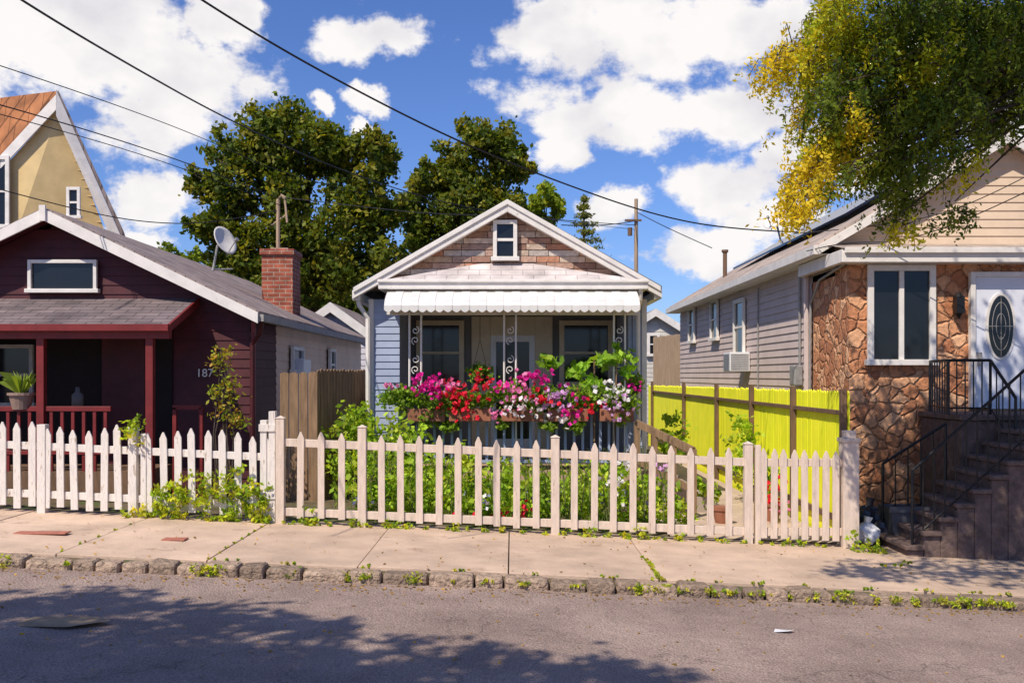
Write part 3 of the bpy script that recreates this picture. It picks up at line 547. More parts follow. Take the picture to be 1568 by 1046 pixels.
# far left yellow house
yh=empty('yellow_house'); pk3=Vector(P(87,146,20)); R_=Vector(P(186,362,20.6)); L_=Vector(P(-95,345,20.2))
def down(v,z=0): return (v.x,v.y,z)
m=M(); off=Vector((0,.12,-.2)); a=pk3+off; r1=R_+Vector((-.35,.12,.0)); l1=L_+off
m.add([tuple(l1),tuple(a),tuple(r1),down(r1),down(l1)],[(0,4,3,2,1)]); m.add([tuple(r1),down(r1),(r1.x-4,r1.y+8,0),(r1.x-4,r1.y+8,r1.z)],[(0,1,2,3)]); m.done('gable_wall',yellowsid,yh)
m=M()
z=2.5
while z<7.2:
    f=(z-r1.z)/(a.z-r1.z) if z>r1.z else 0; xr=r1+(a-r1)*max(0,f); f2=(z-l1.z)/(a.z-l1.z) if z>l1.z else 0; xl=l1+(a-l1)*max(0,f2)
    if xr.x-xl.x>.1: m.beam((xl.x,xl.y-.01,z),(xr.x,xr.y-.01,z),.02,.014)
    z+=.17
m.done('siding_laps',yellowsid,yh)
m=M(); ex2=Vector((-7,2.5,0)); m.prism([tuple(pk3),tuple(L_),tuple(L_+Vector((0,0,.08))),tuple(pk3+Vector((0,0,.08)))],tuple(ex2)); m.done('roof_slope',roofo,yh)
bk=Vector((-1.45,4.2,0))
m=M(); m.prism([tuple(pk3),tuple(R_),tuple(R_+Vector((.05,0,.1))),tuple(pk3+Vector((.03,0,.1)))],tuple(bk)); m.done('roof_slope_right',roofg,yh)
m=M(); fy=Vector((0,-.03,0))
m.prism([tuple(R_+fy),tuple(pk3+fy+Vector((0,0,.1))),tuple(pk3+fy+Vector((0,0,-.42))),tuple(R_+fy+Vector((-.2,0,-.05)))],(0,.04,0))
m.prism([tuple(L_+fy),tuple(L_+fy+Vector((0,0,-.22))),tuple(pk3+fy+Vector((-.0,-.002,-.3))),tuple(pk3+fy+Vector((0,-.002,0)))],(0,.035,0))
m.poly([tuple(R_+Vector((.01,0,-.03))),tuple(pk3+Vector((.01,0,-.05))),tuple(pk3+bk+Vector((0,0,-.05))),tuple(R_+bk+Vector((.0,0,-.03)))]); m.done('rake_board',white,yh)
window(front(20.12),X(100,20),X(121,20),Z(333,20),Z(286,20),yh,fw=.06)
window(front(20.1),X(-25,20),X(13,20),Z(348,20),Z(238,20),yh,fw=.08)
# ------------------------------------------------------------ right house
rh=empty('stone_front_house'); XS=4.23
m=M(); m.box(XS,9.2,12.5,14.0,-.5,3.09); m.done('stone_porch_walls',stone,rh)
m=M(); m.box(4.05,9.4,12.22,12.3,3.09,3.25); m.box(4.05,4.13,12.3,14.1,3.09,3.25); m.box(4.08,9.4,12.18,12.22,3.2,3.27); m.box(4.13,9.4,12.3,12.5,3.09,3.12); m.done('porch_fascia',white,rh,bevel=.006)
m=M(); m.add([(4.05,12.2,3.262),(9.4,12.2,3.262),(9.4,13.05,3.42),(4.05,13.05,3.42)],[(0,1,2,3)]); m.done('porch_roof',rooft,rh)
rk=(6.4,4.80); re2=3.95; rz=3.36; sl=(rk[1]-rz)/(rk[0]-re2)
clap(front(13.0),3.3,4.72,lambda z:(max(XS,rk[0]-(rk[1]-.05-z)/sl),min(8.6,rk[0]+(rk[1]-.05-z)/sl)),.11).done('gable_siding',beige,rh)
m=M(); m.prism([(XS,13.03,3.0),(8.6,13.03,3.0),(8.6,13.03,3.45),(rk[0],13.03,rk[1]-.04),(XS,13.03,3.45)],(0,12,0)); m.box(XS+.03,8.6,14.02,25,-.4,3.0); m.done('house_body',greige,rh)
clap(sideL(XS),-.3,3.36,lambda z:(14.02,25.0),.115,.016).done('side_siding',greige,rh)
for s in (1,-1):
    e=rk[0]-s*(rk[0]-re2)
    m=M(); m.prism([(e,12.82,rz),(rk[0],12.82,rk[1]),(rk[0],12.82,rk[1]+.05),(e,12.82,rz+.05)],(0,12.4,0)); m.done('roof_slope',rooft,rh)
    m=M(); m.prism([(e,12.78,rz-.1),(rk[0],12.78,rk[1]-.11),(rk[0],12.78,rk[1]+.02),(e,12.78,rz+.02)],(0,.035,0)); m.done('rake_board',white,rh,bevel=.003)
    m=M(); m.poly([(e,12.82,rz-.04),(rk[0],12.82,rk[1]-.04),(rk[0],13,rk[1]-.04),(e,13,rz-.04)]); m.done('rake_soffit',soffit,rh)
m=M(); m.box(re2-.06,re2+.03,12.83,25.2,rz-.1,rz+.02); m.box(re2+.03,XS,12.83,25.2,rz-.1,rz-.09); m.done('gutter',white,rh,bevel=.01)
sp_=M()
for i in range(7):
    y0=14.2+i*1.03; xa=4.75; xb=6.2; sp_.prism([(xa,y0,rz+.05+(xa-re2)*sl+.09),(xb,y0,rz+.05+(xb-re2)*sl+.09),(xb,y0,rz+.05+(xb-re2)*sl+.13),(xa,y0,rz+.05+(xa-re2)*sl+.13)],(0,1.0,0))
sp_.done('solar_panels',panel,rh)
W=sideL(XS)
for (a,b_,t,bo) in ((1058,1067,470,525),(1092,1103,458,521),(1128,1144,458,545)):
    y1=XS*F/(a-CX); y0=XS*F/(b_-CX); ym_=(y0+y1)/2
    window(W,y0,y1,Z(bo,ym_),Z(t,ym_),rh,fw=.07)
ac=empty('window_air_conditioner'); y0=17.6;m=M(); m.box(XS-.38,XS-.02,y0,y0+.55,Z(569,18),Z(540,18)); m.done('casing',plast,ac,bevel=.015)
m=M()
for k in range(9): m.box(XS-.36,XS-.05,y0-.008,y0-.001,Z(566,18)+k*.032,Z(566,18)+k*.032+.014)
for k in range(9): m.box(XS-.388,XS-.381,y0+.05,y0+.5,Z(566,18)+k*.032,Z(566,18)+k*.032+.014)
m.done('grille',galv,ac)
m=M(); m.tube([(XS-.05,14.1,3.2),(XS-.06,14.1,2.9),(XS-.05,14.1,-.2)],.04); m.done('downspout',greige,rh)
m=M(); m.tube([(XS-.03,17.0,3.2),(XS-.03,17.0,.6)],.012); m.tube([(XS-.04,14.5,3.3),(XS-.04,14.5,1.8)],.02); m.tube([(4.16,12.4,3.1),(4.2,13.6,3.0),(4.17,13.9,2.7),(4.17,13.95,1.2)],.018); m.done('conduits',galv,rh)
m=M(); m.box(XS-.15,XS-.02,14.4,14.65,1.55,1.85); m.done('electric_meter',galv,rh,bevel=.02)
window(front(12.49),X(1328,12.45),X(1432,12.45),Z(557,12.45),Z(406,12.45),rh,fw=.075,mull=(.5,),sash=False,o=.02)
T=front(12.48); u0,u1=X(1484,12.45),X(1592,12.45); zt=Z(417,12.45); zb=Z(626,12.45)
m=M(T); m.box(u0,u0+.06,0,.08,zb,zt); m.box(u1-.06,u1,0,.08,zb,zt); m.box(u0+.06,u1-.06,0,.078,zt-.06,zt); m.done('door_frame',white,rh,bevel=.004)
m=M(T); m.box(u0+.06,u1-.06,.0,.04,zb,zt-.06); m.done('front_door',doorw,rh)
oc=(u0+u1)/2-.06; ozc=Z(500,12.45)
for (ra,rb,n0,mt,nm) in ((.19,.42,.041,white,'oval_trim'),(.155,.385,.06,glass,'oval_glass')):
    m=M(T); pts=[(oc+ra*math.cos(2*math.pi*k/40),n0,ozc+rb*math.sin(2*math.pi*k/40)) for k in range(40)]; m.prism(pts,(0,.012 if nm=='oval_trim' else .002,0)); m.done(nm,mt,rh)
m=M(T)
for (ra,rb) in ((.06,.16),(.11,.3)):
    pts=[(oc+ra*math.cos(2*math.pi*k/20),.064,ozc+rb*math.sin(2*math.pi*k/20)) for k in range(21)]; m.tube(pts,.004,5)
m.tube([(oc,.064,ozc-.38),(oc,.064,ozc+.38)],.004,5); m.tube([(oc-.15,.064,ozc),(oc+.15,.064,ozc)],.004,5)
m.box(u0+.09,u0+.13,.04,.1,Z(560,12.45),Z(540,12.45)); m.done('oval_tracery',soffit,rh)
m=M(T); m.box(X(1462,12.4),X(1474,12.4),0.02,.14,Z(480,12.4),Z(455,12.4)); m.tube([(X(1468,12.4),.08,Z(455,12.4)),(X(1468,12.4),.08,Z(447,12.4))],[.07,.01],8); m.tube([(X(1468,12.4),.08,Z(488,12.4)),(X(1468,12.4),.08,Z(480,12.4))],[.01,.05],8); m.done('wall_lantern',black,rh)
st=empty('stone_stoop'); zt=zb-.03; gx=g(5)
m=M(); m.box(X(1440,11.9),7.6,11.35,12.49,gx-.3,zt-.07); m.box(X(1436,11.9),7.62,11.3,12.49,zt-.065,zt)
n=9; xs0=X(1372,10.6); xe=X(1600,10.6); rn=(xe-xs0)/n
for k in range(n):
    xk=xs0+rn*k; zk=gx+(zt-gx)*(k+1)/(n+1); xend=xk+rn if k<n-1 else 7.6
    m.box(xk+.03,xend+.028,10.38,11.29,gx-.3,zk-.052); m.box(xk,xend+(.025 if k<n-1 else 0),10.34,11.31,zk-.05,zk)
m.done('steps_and_landing',stepm,st,bevel=.012)
ir=M()
def railing(a,b,h,n):
    a=Vector(a);b=Vector(b); up=Vector((0,0,h)); ir.tube([a+up,b+up],.018,6); ir.tube([a+up*.12,b+up*.12],.01,6)
    for k in range(n+1):
        p=a+(b-a)*k/n; ir.tube([p,p+up],.016 if k in(0,n) else .008,6)
railing((xs0+.1,10.42,gx+.1),(xe+.1,10.42,zt+.05),.82,14); railing((xs0+.1,11.25,gx+.1),(X(1445,11.3),11.25,gx+.55),.82,5)
railing((X(1445,11.5),11.4,zt),(X(1445,12),12.4,zt),.62,7); railing((X(1445,11.5),11.38,zt),(X(1515,11.4),11.38,zt),.62,5); railing((X(1515,11.4),11.38,zt),(X(1555,11.0),11.0,zt-.42),.62,4)
ir.done('iron_railing',black,st)
for (bx,by,bz,br,bm_) in ((X(1332,10.9),11.0,g(3.9)+.12,.13,plast),(X(1330,11.5),11.5,g(4.1)+.18,.2,blackpl),(X(1352,11.3),11.3,g(4.2)+.12,.14,blackpl)):
    tb=empty('trash_bag'); m=M(); c=Vector((bx,by,bz)); bm_pts=[]
    for i in range(9):
        for k in range(14):
            th=math.pi*i/8; ph=2*math.pi*k/14; r=br*(1+.22*math.sin(3*ph+i)*math.sin(th)+random.uniform(-.08,.08)); bm_pts.append((c.x+r*math.sin(th)*math.cos(ph),c.y+r*math.sin(th)*math.sin(ph),c.z+r*.95*math.cos(th)))
    m.add(bm_pts,[(i*14+k,(i+1)*14+k,(i+1)*14+(k+1)%14,i*14+(k+1)%14) for i in range(8) for k in range(14)]); m.tube([(c.x,c.y,c.z+br*.85),(c.x+.02,c.y,c.z+br*1.45)],[.03,.05],7); m.done('bag',bm_,tb)
bn=empty('recycling_bin'); m=M(); x=X(1388,11.2); z=g(4.4); m.add([(x-.2,11.05,z),(x+.2,11.05,z),(x+.2,11.35,z),(x-.2,11.35,z),(x-.25,11.0,z+.42),(x+.25,11.0,z+.42),(x+.25,11.4,z+.42),(x-.25,11.4,z+.42)],[(0,3,2,1),(0,1,5,4),(1,2,6,5),(2,3,7,6),(3,0,4,7)]); m.box(x-.27,x+.27,10.98,11.0,z+.38,z+.44); m.done('bin',mat('bin_plastic',(.1,.1,.115),.5),bn)
for a,b_,w in ((65,815,.5),(268,825,.22)):
    y=F*(EYE-g(X(a,9.9)))/(b_-HZ); x=X(a,y); m=M(); m.box(x-w/2,x+w/2,y-.07,y+.07,g(x)+.0,g(x)+.012); m.done('utility_cover',redmat,bevel=.004)
for a,b_,w,mt,nm in ((95,953,.33,cardb,'flattened_cardboard'),(1200,967,.08,plast,'paper_litter'),(935,906,.09,mat('pink_litter',(.45,.2,.28)),'paper_litter')):
    y=F*(EYE+.1-g(X(a,7)))/(b_-HZ); x=X(a,y); m=M(); z=g(x)-.092; h=w*.5; m.add([(x-w,y-h*.6,z),(x+w*.3,y-h,z+.01),(x+w,y,z+.012),(x+w*.5,y+h,z),(x-w*.7,y+h*.7,z+.012)],[(0,1,2,3,4)]); m.done(nm,mt)
pp=empty('potted_plant'); x,y,z=P(33,618,12.0); m=M(); m.tube([(x,y,z-.07),(x,y,z+.1),(x,y,z+.1),(x,y,z+.13)],[.1,.14,.16,.16],16); m.done('pot',mat('clay_pot',(.3,.2,.16)),pp)
m=M(); m.col=(.25,.34,.05)
for k in range(34):
    t=random.uniform(0,6.28); r=random.uniform(.05,.26); h=random.uniform(.2,.36); m.add([(x-.01,y,z+.1),(x+.01,y,z+.1),(x+r*.5*math.cos(t)+.01,y+r*.5*math.sin(t),z+.1+h*.8),(x+r*math.cos(t),y+r*math.sin(t),z+.1+h*.8+random.uniform(-.1,.1))],[(0,1,2,3)])
m.done('leaves',leafm,pp)
jg=empty('plastic_jug'); x,y,z=P(119,612,12.6); m=M(); m.tube([(x,y,z-.08),(x,y,z+.06),(x,y,z+.1),(x,y,z+.16)],[.07,.07,.03,.025],14); m.done('jug',mat('shaded_grey_jug',(.16,.15,.16),.6),jg,smooth=True)  # whitish jug painted grey, the dark of the porch put into its colour
cs=empty('climbing_shrub'); m=M()
for k in range(6):
    x=X(345+random.uniform(-15,20),12); m.tube([(x,12,.1),(x+random.uniform(-.1,.1),12,1.0),(x+random.uniform(-.15,.15),12,random.uniform(1.6,2.05))],[.014,.01,.004],5)
m.done('stems',bark,cs); el=[E(a,b_,12,r,r*1.0,.12) for a,b_,r in ((335,550,18),(350,585,22),(345,625,26),(360,650,20),(348,540,10),(330,600,12))]
p,c=cloud(el,550,[(.26,.34,.03),(.4,.34,.04),(.18,.24,.02),(.45,.24,.05)],.9,6,.6); leafmesh('foliage',p,c,.065,leafm,cs,.5)
# ------------------------------------------------------------ background structures
bh=empty('background_house')
def smallhouse(e,x0,x1,y0,y1,zw,zr,wm,rm):
    xc=(x0+x1)/2; clap(front(y0),0,zr,lambda z:(x0 if z<zw else x0+(z-zw)*(xc-x0)/(zr-zw),x1 if z<zw else x1-(z-zw)*(x1-xc)/(zr-zw)),.15).done('siding',wm,e)
    m=M(); m.box(x0+.01,x1-.01,y0+.02,y1,0,zw); m.done('body',wm,e)
    for s,xe_ in ((-1,x0-.25),(1,x1+.25)):
        ze_=zw-.25*(zr-zw)/(xc-x0); m=M(); m.prism([(xe_,y0-.25,ze_),(xc,y0-.25,zr),(xc,y0-.25,zr+.1),(xe_,y0-.25,ze_+.1)],(0,y1-y0+.3,0)); m.done('roof',rm,e)
    m=M()
    for xe_ in (x0-.25,x1+.25): m.prism([(xe_,y0-.28,zw-.3),(xc,y0-.28,zr-.15),(xc,y0-.28,zr+.1),(xe_,y0-.28,zw-.05)],(0,.025,0))
    m.done('trim',white,e)
smallhouse(bh,X(455,25),X(562,25),25,33,Z(510,25),Z(470,25),mat('pale_siding',(.6,.58,.66)),roofg)
window(front(24.97),X(520,25),X(533,25),Z(560,25),Z(520,25),bh,fw=.08)
bh2=empty('background_house'); smallhouse(bh2,X(960,33),X(1045,33),33,42,Z(505,33),Z(478,33),mat('pale_siding_b',(.6,.57,.52)),roofg)
window(front(32.97),X(990,33),X(1010,33),Z(545,33),Z(510,33),bh2,fw=.1)
m=M(); boards(m,(X(1000,29),29,0),(X(1050,26.5),26.5,0),Z(515,28),0,.14); m.done('tan_board_fence',woodt)
up=empty('utility_pole'); m=M(); x=X(974,30); m.tube([(x,30,0),(x,30,Z(305,30))],[.08,.055],10); m.done('pole',woodt,up); m=M(); m.box(x-.35,x+.15,29.88,29.94,Z(340,30),Z(340,30)+.06); m.tube([(x-.2,29.88,Z(362,30)),(x-.2,29.88,Z(350,30))],.07,10); m.done('crossarm',woodd,up)
m=M(); x=X(1110,23); m.tube([(x,23,3.9),(x,23,Z(388,23)),(x,23,Z(386,23)),(x,23,Z(383,23))],[.05,.05,.08,.08],10); m.done('vent_pipe',woodd)
dish(1186,340,19,.2,P(1196,372,19),fx=-.5)
def wire(pts,r,name='overhead_cable'):
    cu=bpy.data.curves.new(name,'CURVE'); cu.dimensions='3D'; s=cu.splines.new('NURBS'); s.points.add(len(pts)-1)
    for q,p_ in zip(s.points,pts): q.co=(*P(*p_),1)
    s.use_endpoint_u=True; s.order_u=3; cu.bevel_depth=r; cu.bevel_resolution=2; ob=bpy.data.objects.new(name,cu); COL.objects.link(ob); cu.materials.append(cable)
wire([(180,-85,7),(305,0,7.5),(480,105,8.5),(680,208,9.5),(830,270,10.5),(1000,330,12),(1120,352,13),(1225,356,13.5)],.009)
wire([(-60,-60,7),(30,0,7.5),(180,90,9),(350,185,12),(520,262,16),(700,318,20),(870,340,25),(974,345,30)],.0095)
wire([(-40,88,12),(150,150,14),(320,215,18),(420,262,22),(600,310,26),(974,352,30)],.007)
wire([(-40,150,11),(130,197,13),(310,258,16),(430,305,17.6)],.008)
wire([(-40,165,11),(130,209,13),(310,268,16),(430,315,17.6)],.006)
wire([(-30,282,14),(100,318,15),(220,342,16),(330,343,17),(428,322,17.6)],.008)
wire([(430,302,17.6),(560,318,17),(680,330,15),(760,330,14)],.007)
wire([(860,345,24),(930,348,28),(974,338,30)],.012); wire([(975,325,30),(1010,345,29),(1090,380,27)],.012)
wire([(1215,358,13.4),(1380,345,12.8),(1500,310,12.4),(1600,255,12)],.006); wire([(1235,385,13),(1290,370,12.3),(1380,372,12.1),(1500,330,11.5),(1620,270,11)],.006)
# ------------------------------------------------------------ trees
def tree(name,base,top,r0,ells,n,pal,size,sub=.38,subn=28,inner=.3,asp=.6,lob=0):
    e=empty(name); m=M(); b=Vector(base); t=Vector(top); mid=(b+t)/2+Vector((.1*r0*4,0,0)); m.tube([b,mid,t],[r0,r0*.75,r0*.5],10)
    for q in ells:
        c=Vector(q[:3]); s=b+(t-b)*random.uniform(.5,1); mm=(s+c)/2+Vector((0,0,(c-s).length*.12)); m.tube([s,mm,c],[r0*.4,r0*.22,r0*.06],6)
        for k in range(3):
            o=Vector((random.uniform(-1,1)*q[3],random.uniform(-1,1)*q[4],random.uniform(-.6,1)*q[5]))*.75; m.tube([mm,(mm+c+o)/2,c+o],[r0*.16,r0*.1,r0*.02],5)
    m.done('trunk_and_limbs',bark,e,smooth=True)
    p,c=cloud(lobes(ells,lob) if lob else ells,n,pal,sub,subn,inner); leafmesh('crown',p,c,size,leafm,e,asp); return e
gt_=[(.08,.115,.012),(.13,.165,.018),(.2,.22,.025),(.09,.13,.015),(.28,.25,.03),(.055,.09,.012)]
E1=[E(a,b_,30,r,None,1.3) for a,b_,r in ((355,235,36),(425,200,42),(472,235,44),(345,295,44),(425,285,60),(530,240,40),(585,235,32),(560,290,48),(345,365,36),(445,370,62),(545,370,58),(600,325,26),(520,435,52),(385,425,44),(440,440,50),(318,345,20),(600,400,34),(310,280,18))]
tree('maple_tree',(X(470,31),31,0),(X(470,31),31,6),.4,E1,46000,gt_,.18,sub=.6,subn=16,lob=7,inner=.2)
E2=[E(a,b_,34,r,None,1.3) for a,b_,r in ((728,212,30),(698,240,30),(765,236,32),(740,285,42),(795,262,24),(655,275,28),(690,300,36),(640,330,28),(700,350,46),(780,320,32),(650,380,38))]
tree('maple_tree',(X(720,35),35,0),(X(720,35),35,6.5),.35,E2,25000,gt_,.19,sub=.6,subn=16,lob=7,inner=.2)
E3=[E(a,b_,38,r,None,1) for a,b_,r in ((838,298,18),(820,318,16),(852,322,14),(830,345,24))]
tree('linden_tree',(X(830,38),38,0),(X(830,38),38,6),.2,E3,4500,[(.26,.34,.03),(.34,.37,.03),(.18,.25,.02)],.18,lob=5,sub=.6,subn=12)
E4=[E(a,b_,36,r,None,1) for a,b_,r in ((265,392,16),(300,400,20),(360,420,40),(395,410,26),(240,415,18),(500,465,40),(560,460,40))]
tree('linden_tree',(X(330,36),36,0),(X(330,36),36,4),.2,E4,9000,[(.24,.31,.02),(.18,.23,.02),(.12,.17,.02)],.18,lob=4,sub=.6,subn=12)
cf_=empty('spruce_tree'); cx,cy,_=P(894,300,36); zt=Z(298,36); m=M(); m.tube([(cx,cy,0),(cx,cy,zt)],[.18,.02],8); m.done('trunk',bark,cf_); P_=[]
for lv in range(14):
    z=zt-.15-lv*.3; rr=.12+lv*.11
    for k in range(8):
        a=random.uniform(0,6.28)
        for t in np.linspace(.1,1,14): P_.append(np.array([cx+rr*t*math.cos(a),cy+rr*t*math.sin(a),z-.12*t+.1*t*t])+rng.normal(size=(3,3))*.05)
P_=np.concatenate(P_); leafmesh('needles',P_,np.array([(.17,.18,.045)])*rng.uniform(.6,1.8,(len(P_),1)),.13,leafm,cf_,.4)
# honey locust on the right
hl=empty('honey_locust_tree'); m=M(); tb_=Vector((6.9,9.6,g(6.9))); m.tube([tb_,(6.85,9.6,1.6),(6.7,9.6,3.2),(6.6,9.6,4.6),(5.6,8.8,5.6)],[.2,.17,.15,.12,.06],12)
yel=[(.62,.47,.02),(.68,.53,.03),(.55,.46,.03)]; yg=[(.4,.41,.02),(.26,.32,.02),(.52,.46,.02)]; grn=[(.09,.14,.015),(.13,.18,.02),(.06,.1,.012),(.2,.25,.02)]
P_=[];C_=[]
def spray(px,py,d,r,pal,n,droop=1.0):
    c=Vector(P(px,py,d)); s=Vector((6.6,9.6,4.4+random.uniform(-.4,.6)))
    mid=(s+c)/2+Vector((0,0,.35)); m.tube([s,mid,c+Vector((0,0,.1))],[.04,.02,.005],6)
    k=r*d/F
    for i in range(n):
        o=Vector(rng.normal(size=3)); o=Vector((o.x*k*.5,o.y*.3,o.z*k*.42)); b0=c+o; ln=random.uniform(.12,.26)*droop; dr=Vector((random.uniform(-.6,.3),random.uniform(-.4,.4),-1)).normalized()
        col=np.array(random.choice(pal))*random.uniform(.7,1.25)
        if i%3==0: m.tube([tuple(c.lerp(b0,.2)),tuple(b0),tuple(b0+dr*ln)],[.006,.004,.002],4)
        q=np.array([tuple(b0+dr*ln*t) for t in np.linspace(0,1,18)])+rng.normal(size=(18,3))*.024
        P_.append(q); C_.append(np.tile(col,(18,1))*rng.uniform(.8,1.2,(18,1)))
for a,b_,r,pl,n in ((1190,88,30,yel,34),(1215,75,28,yel,28),(1240,110,34,yg,40),(1262,70,34,yg,38),(1240,160,32,yel,34),(1275,150,40,grn,50),(1265,205,34,yg,40),(1245,245,28,yel,34),(1222,300,24,yel,30),(1235,270,20,yel,20),(1290,235,36,yg,46),(1330,200,45,grn,60),(1320,120,45,grn,66),(1310,50,50,yg,76),(1350,75,36,yel,30),(1375,30,50,grn,76),(1380,130,50,grn,76),(1420,90,40,yg,50),(1390,190,50,grn,76),(1370,250,36,grn,46),(1395,280,24,grn,26),(1370,315,20,grn,20),(1375,348,12,yg,12),(1440,40,50,grn,76),(1440,150,50,grn,76),(1450,210,44,grn,46),(1445,130,20,yel,20),(1462,325,14,grn,12),(1460,262,16,yg,12),(1500,60,55,grn,80),(1510,130,55,grn,70),(1500,185,36,grn,34),(1550,90,60,grn,90),(1560,20,60,grn,90),(1505,110,18,yel,16),(1550,170,30,grn,36),(1290,10,40,yg,56),(1260,290,14,yg,10),(1340,255,26,grn,26),(1480,100,40,grn,60),(1220,325,12,yel,12),(1395,150,16,yel,18),(1260,20,22,yg,20),(1300,90,40,yg,50),(1350,160,40,grn,50),(1410,10,50,grn,60),(1480,20,50,grn,60),(1300,180,30,yel,20),(1290,270,16,grn,10)):
    spray(a,b_,random.uniform(8.4,10.0),r,pl,int(n*1.7))
m.done('trunk_and_limbs',bark,hl,smooth=True); P_=np.concatenate(P_);C_=np.concatenate(C_); leafmesh('crown',P_,np.clip(C_,0,1),.05,leafm,hl,.45)
def shade(x,y,z,h,r): t=h-z; return (x+SX*t,y+SY*t,h,r,r*.8,.45)
ue=[shade(5.6,10.8,.3,6.2,1.0),shade(6.6,10.9,.6,6.4,1.1),shade(5.0,10.4,.1,6.0,.7),shade(4.7,9.6,-.2,5.9,.8),shade(6.0,9.3,-.2,5.8,1.1),shade(6.2,12.5,1.2,7.2,.9),shade(5.3,12.5,.4,6.8,.6),shade(3.5,9.5,-.15,5.7,.5),shade(7.2,12.5,2.0,7.4,.9),(7.6,9.6,6.6,1.4,1.4,1.0)]
p,c=cloud(ue,13500,grn,.42,16,.5); leafmesh('crown_upper',p,c,.12,leafm,hl,.5)
def nearshadow(name,base,ells,n):
    tree(name,base,(base[0]+.1,base[1],4.6),.2,ells,n,grn,.14,sub=.45,subn=16,inner=.5,asp=.5)
def SH(px,py,h,r):
    y=F*(EYE+.1-g(X(px,7)))/(py-HZ); x=X(px,y); return (x+SX*h,y+SY*h,h-.1,r,r*.7,.4)
nearshadow('street_tree',(-7.3,-.9,g(-7.3)),[SH(60,925,6,.8),SH(200,920,6,.45),SH(300,945,6,.7),SH(150,1010,6.3,1.0),SH(420,1000,6.5,1.0),SH(560,1035,6.2,.7),SH(720,1015,6.5,.45),SH(470,955,6.8,.35),SH(850,1040,6.4,.55),SH(960,1040,6.2,.4),SH(250,1040,6.6,1.0),SH(20,980,6.6,.9),SH(380,1045,6,.8),SH(-60,1000,6,1.2),SH(120,1045,6,1)],15000)
# ------------------------------------------------------------ light
sd=Vector((SX,SY,1)).normalized(); sun=bpy.data.lights.new('sun','SUN'); sun.energy=5.0; sun.angle=math.radians(.5); sun.color=(1,.9,.75); so=bpy.data.objects.new('sun',sun); COL.objects.link(so); so.rotation_euler=sd.to_track_quat('Z','Y').to_euler(); so.location=(-5,-10,20)
w=bpy.data.worlds.new('World'); sc.world=w; w.use_nodes=True; nt=w.node_tree; N=nt.nodes; bg=N['Background']; bg.inputs['Strength'].default_value=.085
sky=N.new('ShaderNodeTexSky'); sky.sky_type='NISHITA'; sky.sun_disc=False; sky.sun_elevation=math.asin(sd.z); sky.sun_rotation=math.atan2(sd.x,sd.y)%(2*math.pi); sky.air_density=1.0; sky.dust_density=.4; sky.ozone_density=2.5
hs=N.new('ShaderNodeVectorMath'); hs.operation='MULTIPLY'; hs.inputs[1].default_value=(.8,1.03,1.6); L(nt,sky.outputs[0],hs.inputs[0])
tc=N.new('ShaderNodeTexCoord'); sp=N.new('ShaderNodeSeparateXYZ'); L(nt,tc.outputs['Generated'],sp.inputs[0])
def math_(op,a,b=None,c=None):
    q=N.new('ShaderNodeMath'); q.operation=op
    for i,v_ in enumerate((a,b,c)):
        if v_ is None: continue
        if isinstance(v_,(int,float)): q.inputs[i].default_value=v_
        else: L(nt,v_,q.inputs[i])
    return q.outputs[0]
az=math_('ARCTAN2',sp.outputs['X'],sp.outputs['Y']); el_=math_('ARCSINE',sp.outputs['Z'])
cb=N.new('ShaderNodeCombineXYZ'); L(nt,az,cb.inputs[0]); L(nt,el_,cb.inputs[1])
nw=N.new('ShaderNodeTexNoise'); nw.inputs['Scale'].default_value=9; nw.inputs['Detail'].default_value=6; nw.inputs['Roughness'].default_value=.6; L(nt,cb.outputs[0],nw.inputs['Vector'])
wv=N.new('ShaderNodeVectorMath'); wv.operation='MULTIPLY_ADD'; wv.inputs[1].default_value=(.13,.09,0); L(nt,nw.outputs['Color'],wv.inputs[0])
sb=N.new('ShaderNodeVectorMath'); sb.operation='SUBTRACT'; sb.inputs[1].default_value=(.065,.045,0); L(nt,cb.outputs[0],sb.inputs[0]); L(nt,sb.outputs[0],wv.inputs[2])
dens=None
for px,py,rx_,ry_ in ((110,50,260,110),(270,110,140,80),(230,175,120,66),(330,20,70,60),(250,305,75,48),(225,360,55,32),(215,282,30,16),(560,50,105,42),(490,155,24,18),(575,145,42,22),(555,185,28,16),(980,40,270,80),(1140,40,140,60),(940,165,180,60),(1095,165,140,52),(850,235,54,32),(1120,285,125,55),(1210,245,70,40),(1080,385,120,46),(1180,340,90,36),(925,315,56,30),(1320,235,90,70),(1540,180,90,80),(1450,90,80,70)):
    a=math.atan((px-CX)/F); e=math.atan((HZ-py)/math.hypot(F,px-CX))
    s1=N.new('ShaderNodeVectorMath'); s1.operation='SUBTRACT'; s1.inputs[1].default_value=(a,e,0); L(nt,wv.outputs[0],s1.inputs[0])
    s2=N.new('ShaderNodeVectorMath'); s2.operation='MULTIPLY'; s2.inputs[1].default_value=(F/rx_,F/ry_,0); L(nt,s1.outputs[0],s2.inputs[0])
    s3=N.new('ShaderNodeVectorMath'); s3.operation='LENGTH'; L(nt,s2.outputs[0],s3.inputs[0])
    d_=math_('SUBTRACT',1.0,s3.outputs['Value']); dens=d_ if dens is None else math_('MAXIMUM',dens,d_)
ng=N.new('ShaderNodeTexNoise'); ng.inputs['Scale'].default_value=2.2; ng.inputs['Detail'].default_value=4; L(nt,tc.outputs['Generated'],ng.inputs['Vector'])
far=math_('MULTIPLY',math_('SUBTRACT',math_('ABSOLUTE',az),.62),4.0); far=math_('MINIMUM',far,0.0)
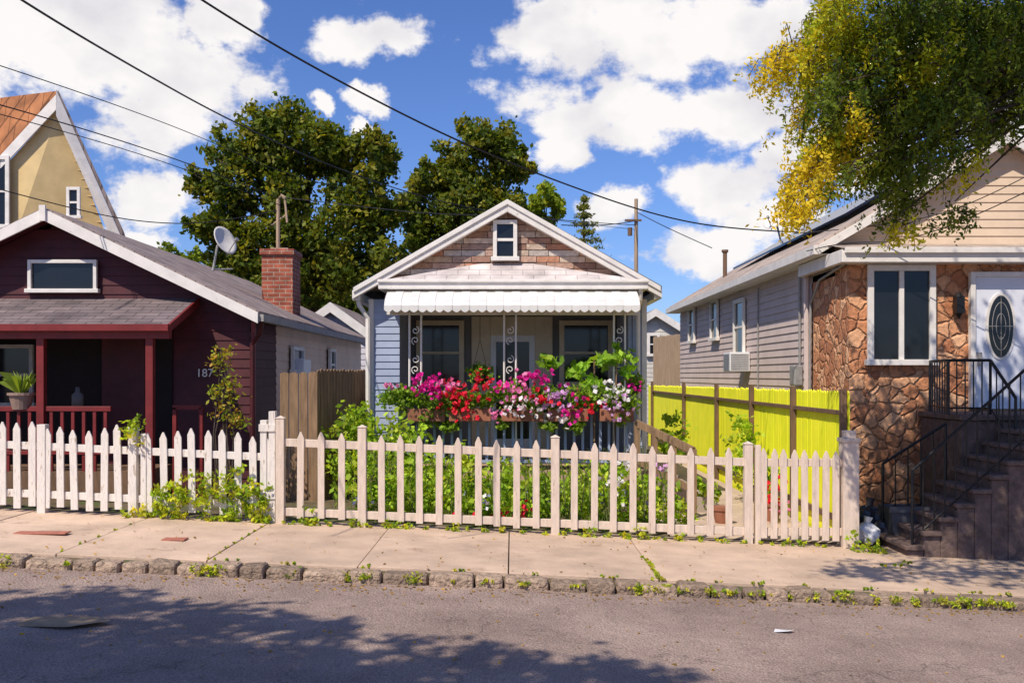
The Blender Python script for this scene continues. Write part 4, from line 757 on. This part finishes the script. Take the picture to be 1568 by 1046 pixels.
dg=math_('ADD',math_('MULTIPLY',math_('SUBTRACT',ng.outputs['Fac'],.6),4.0),far); dens=math_('MAXIMUM',dens,dg); dens=math_('MAXIMUM',dens,-.6)
mp=N.new('ShaderNodeMapping'); mp.inputs['Scale'].default_value=(1,1.4,1); L(nt,cb.outputs[0],mp.inputs['Vector'])
nf=N.new('ShaderNodeTexNoise'); nf.inputs['Scale'].default_value=17; nf.inputs['Detail'].default_value=10; nf.inputs['Roughness'].default_value=.62; L(nt,mp.outputs[0],nf.inputs['Vector'])
d2=math_('ADD',dens,math_('MULTIPLY',math_('SUBTRACT',nf.outputs['Fac'],.5),2.2))
al=N.new('ShaderNodeMapRange'); al.interpolation_type='SMOOTHSTEP'; al.inputs['From Min'].default_value=-.05; al.inputs['From Max'].default_value=.42; L(nt,d2,al.inputs['Value'])
nsd=N.new('ShaderNodeTexNoise'); nsd.inputs['Scale'].default_value=9; nsd.inputs['Detail'].default_value=6; L(nt,mp.outputs[0],nsd.inputs['Vector'])
cc=N.new('ShaderNodeValToRGB'); cc.color_ramp.elements[0].position=.34; cc.color_ramp.elements[0].color=(.78,.76,.8,1); cc.color_ramp.elements[1].position=.54; cc.color_ramp.elements[1].color=(1,.97,.96,1); L(nt,nsd.outputs['Fac'],cc.inputs[0])
cs_=N.new('ShaderNodeVectorMath'); cs_.operation='SCALE'; cs_.inputs['Scale'].default_value=11.6; L(nt,cc.outputs[0],cs_.inputs[0])
mx=N.new('ShaderNodeMix'); mx.data_type='RGBA'; L(nt,al.outputs[0],mx.inputs['Factor']); L(nt,hs.outputs[0],mx.inputs['A']); L(nt,cs_.outputs[0],mx.inputs['B']); L(nt,mx.outputs['Result'],bg.inputs['Color'])
# ------------------------------------------------------------ camera
cam=bpy.data.cameras.new('camera'); cam.lens=35; cam.sensor_width=36; cam.shift_y=52/1568; cam.clip_end=2000; co=bpy.data.objects.new('camera',cam); COL.objects.link(co); co.location=(0,0,EYE); co.rotation_euler=(math.pi/2,0,0); sc.camera=co
sc.view_settings.view_transform='Standard'; sc.view_settings.look='None'; sc.view_settings.exposure=0
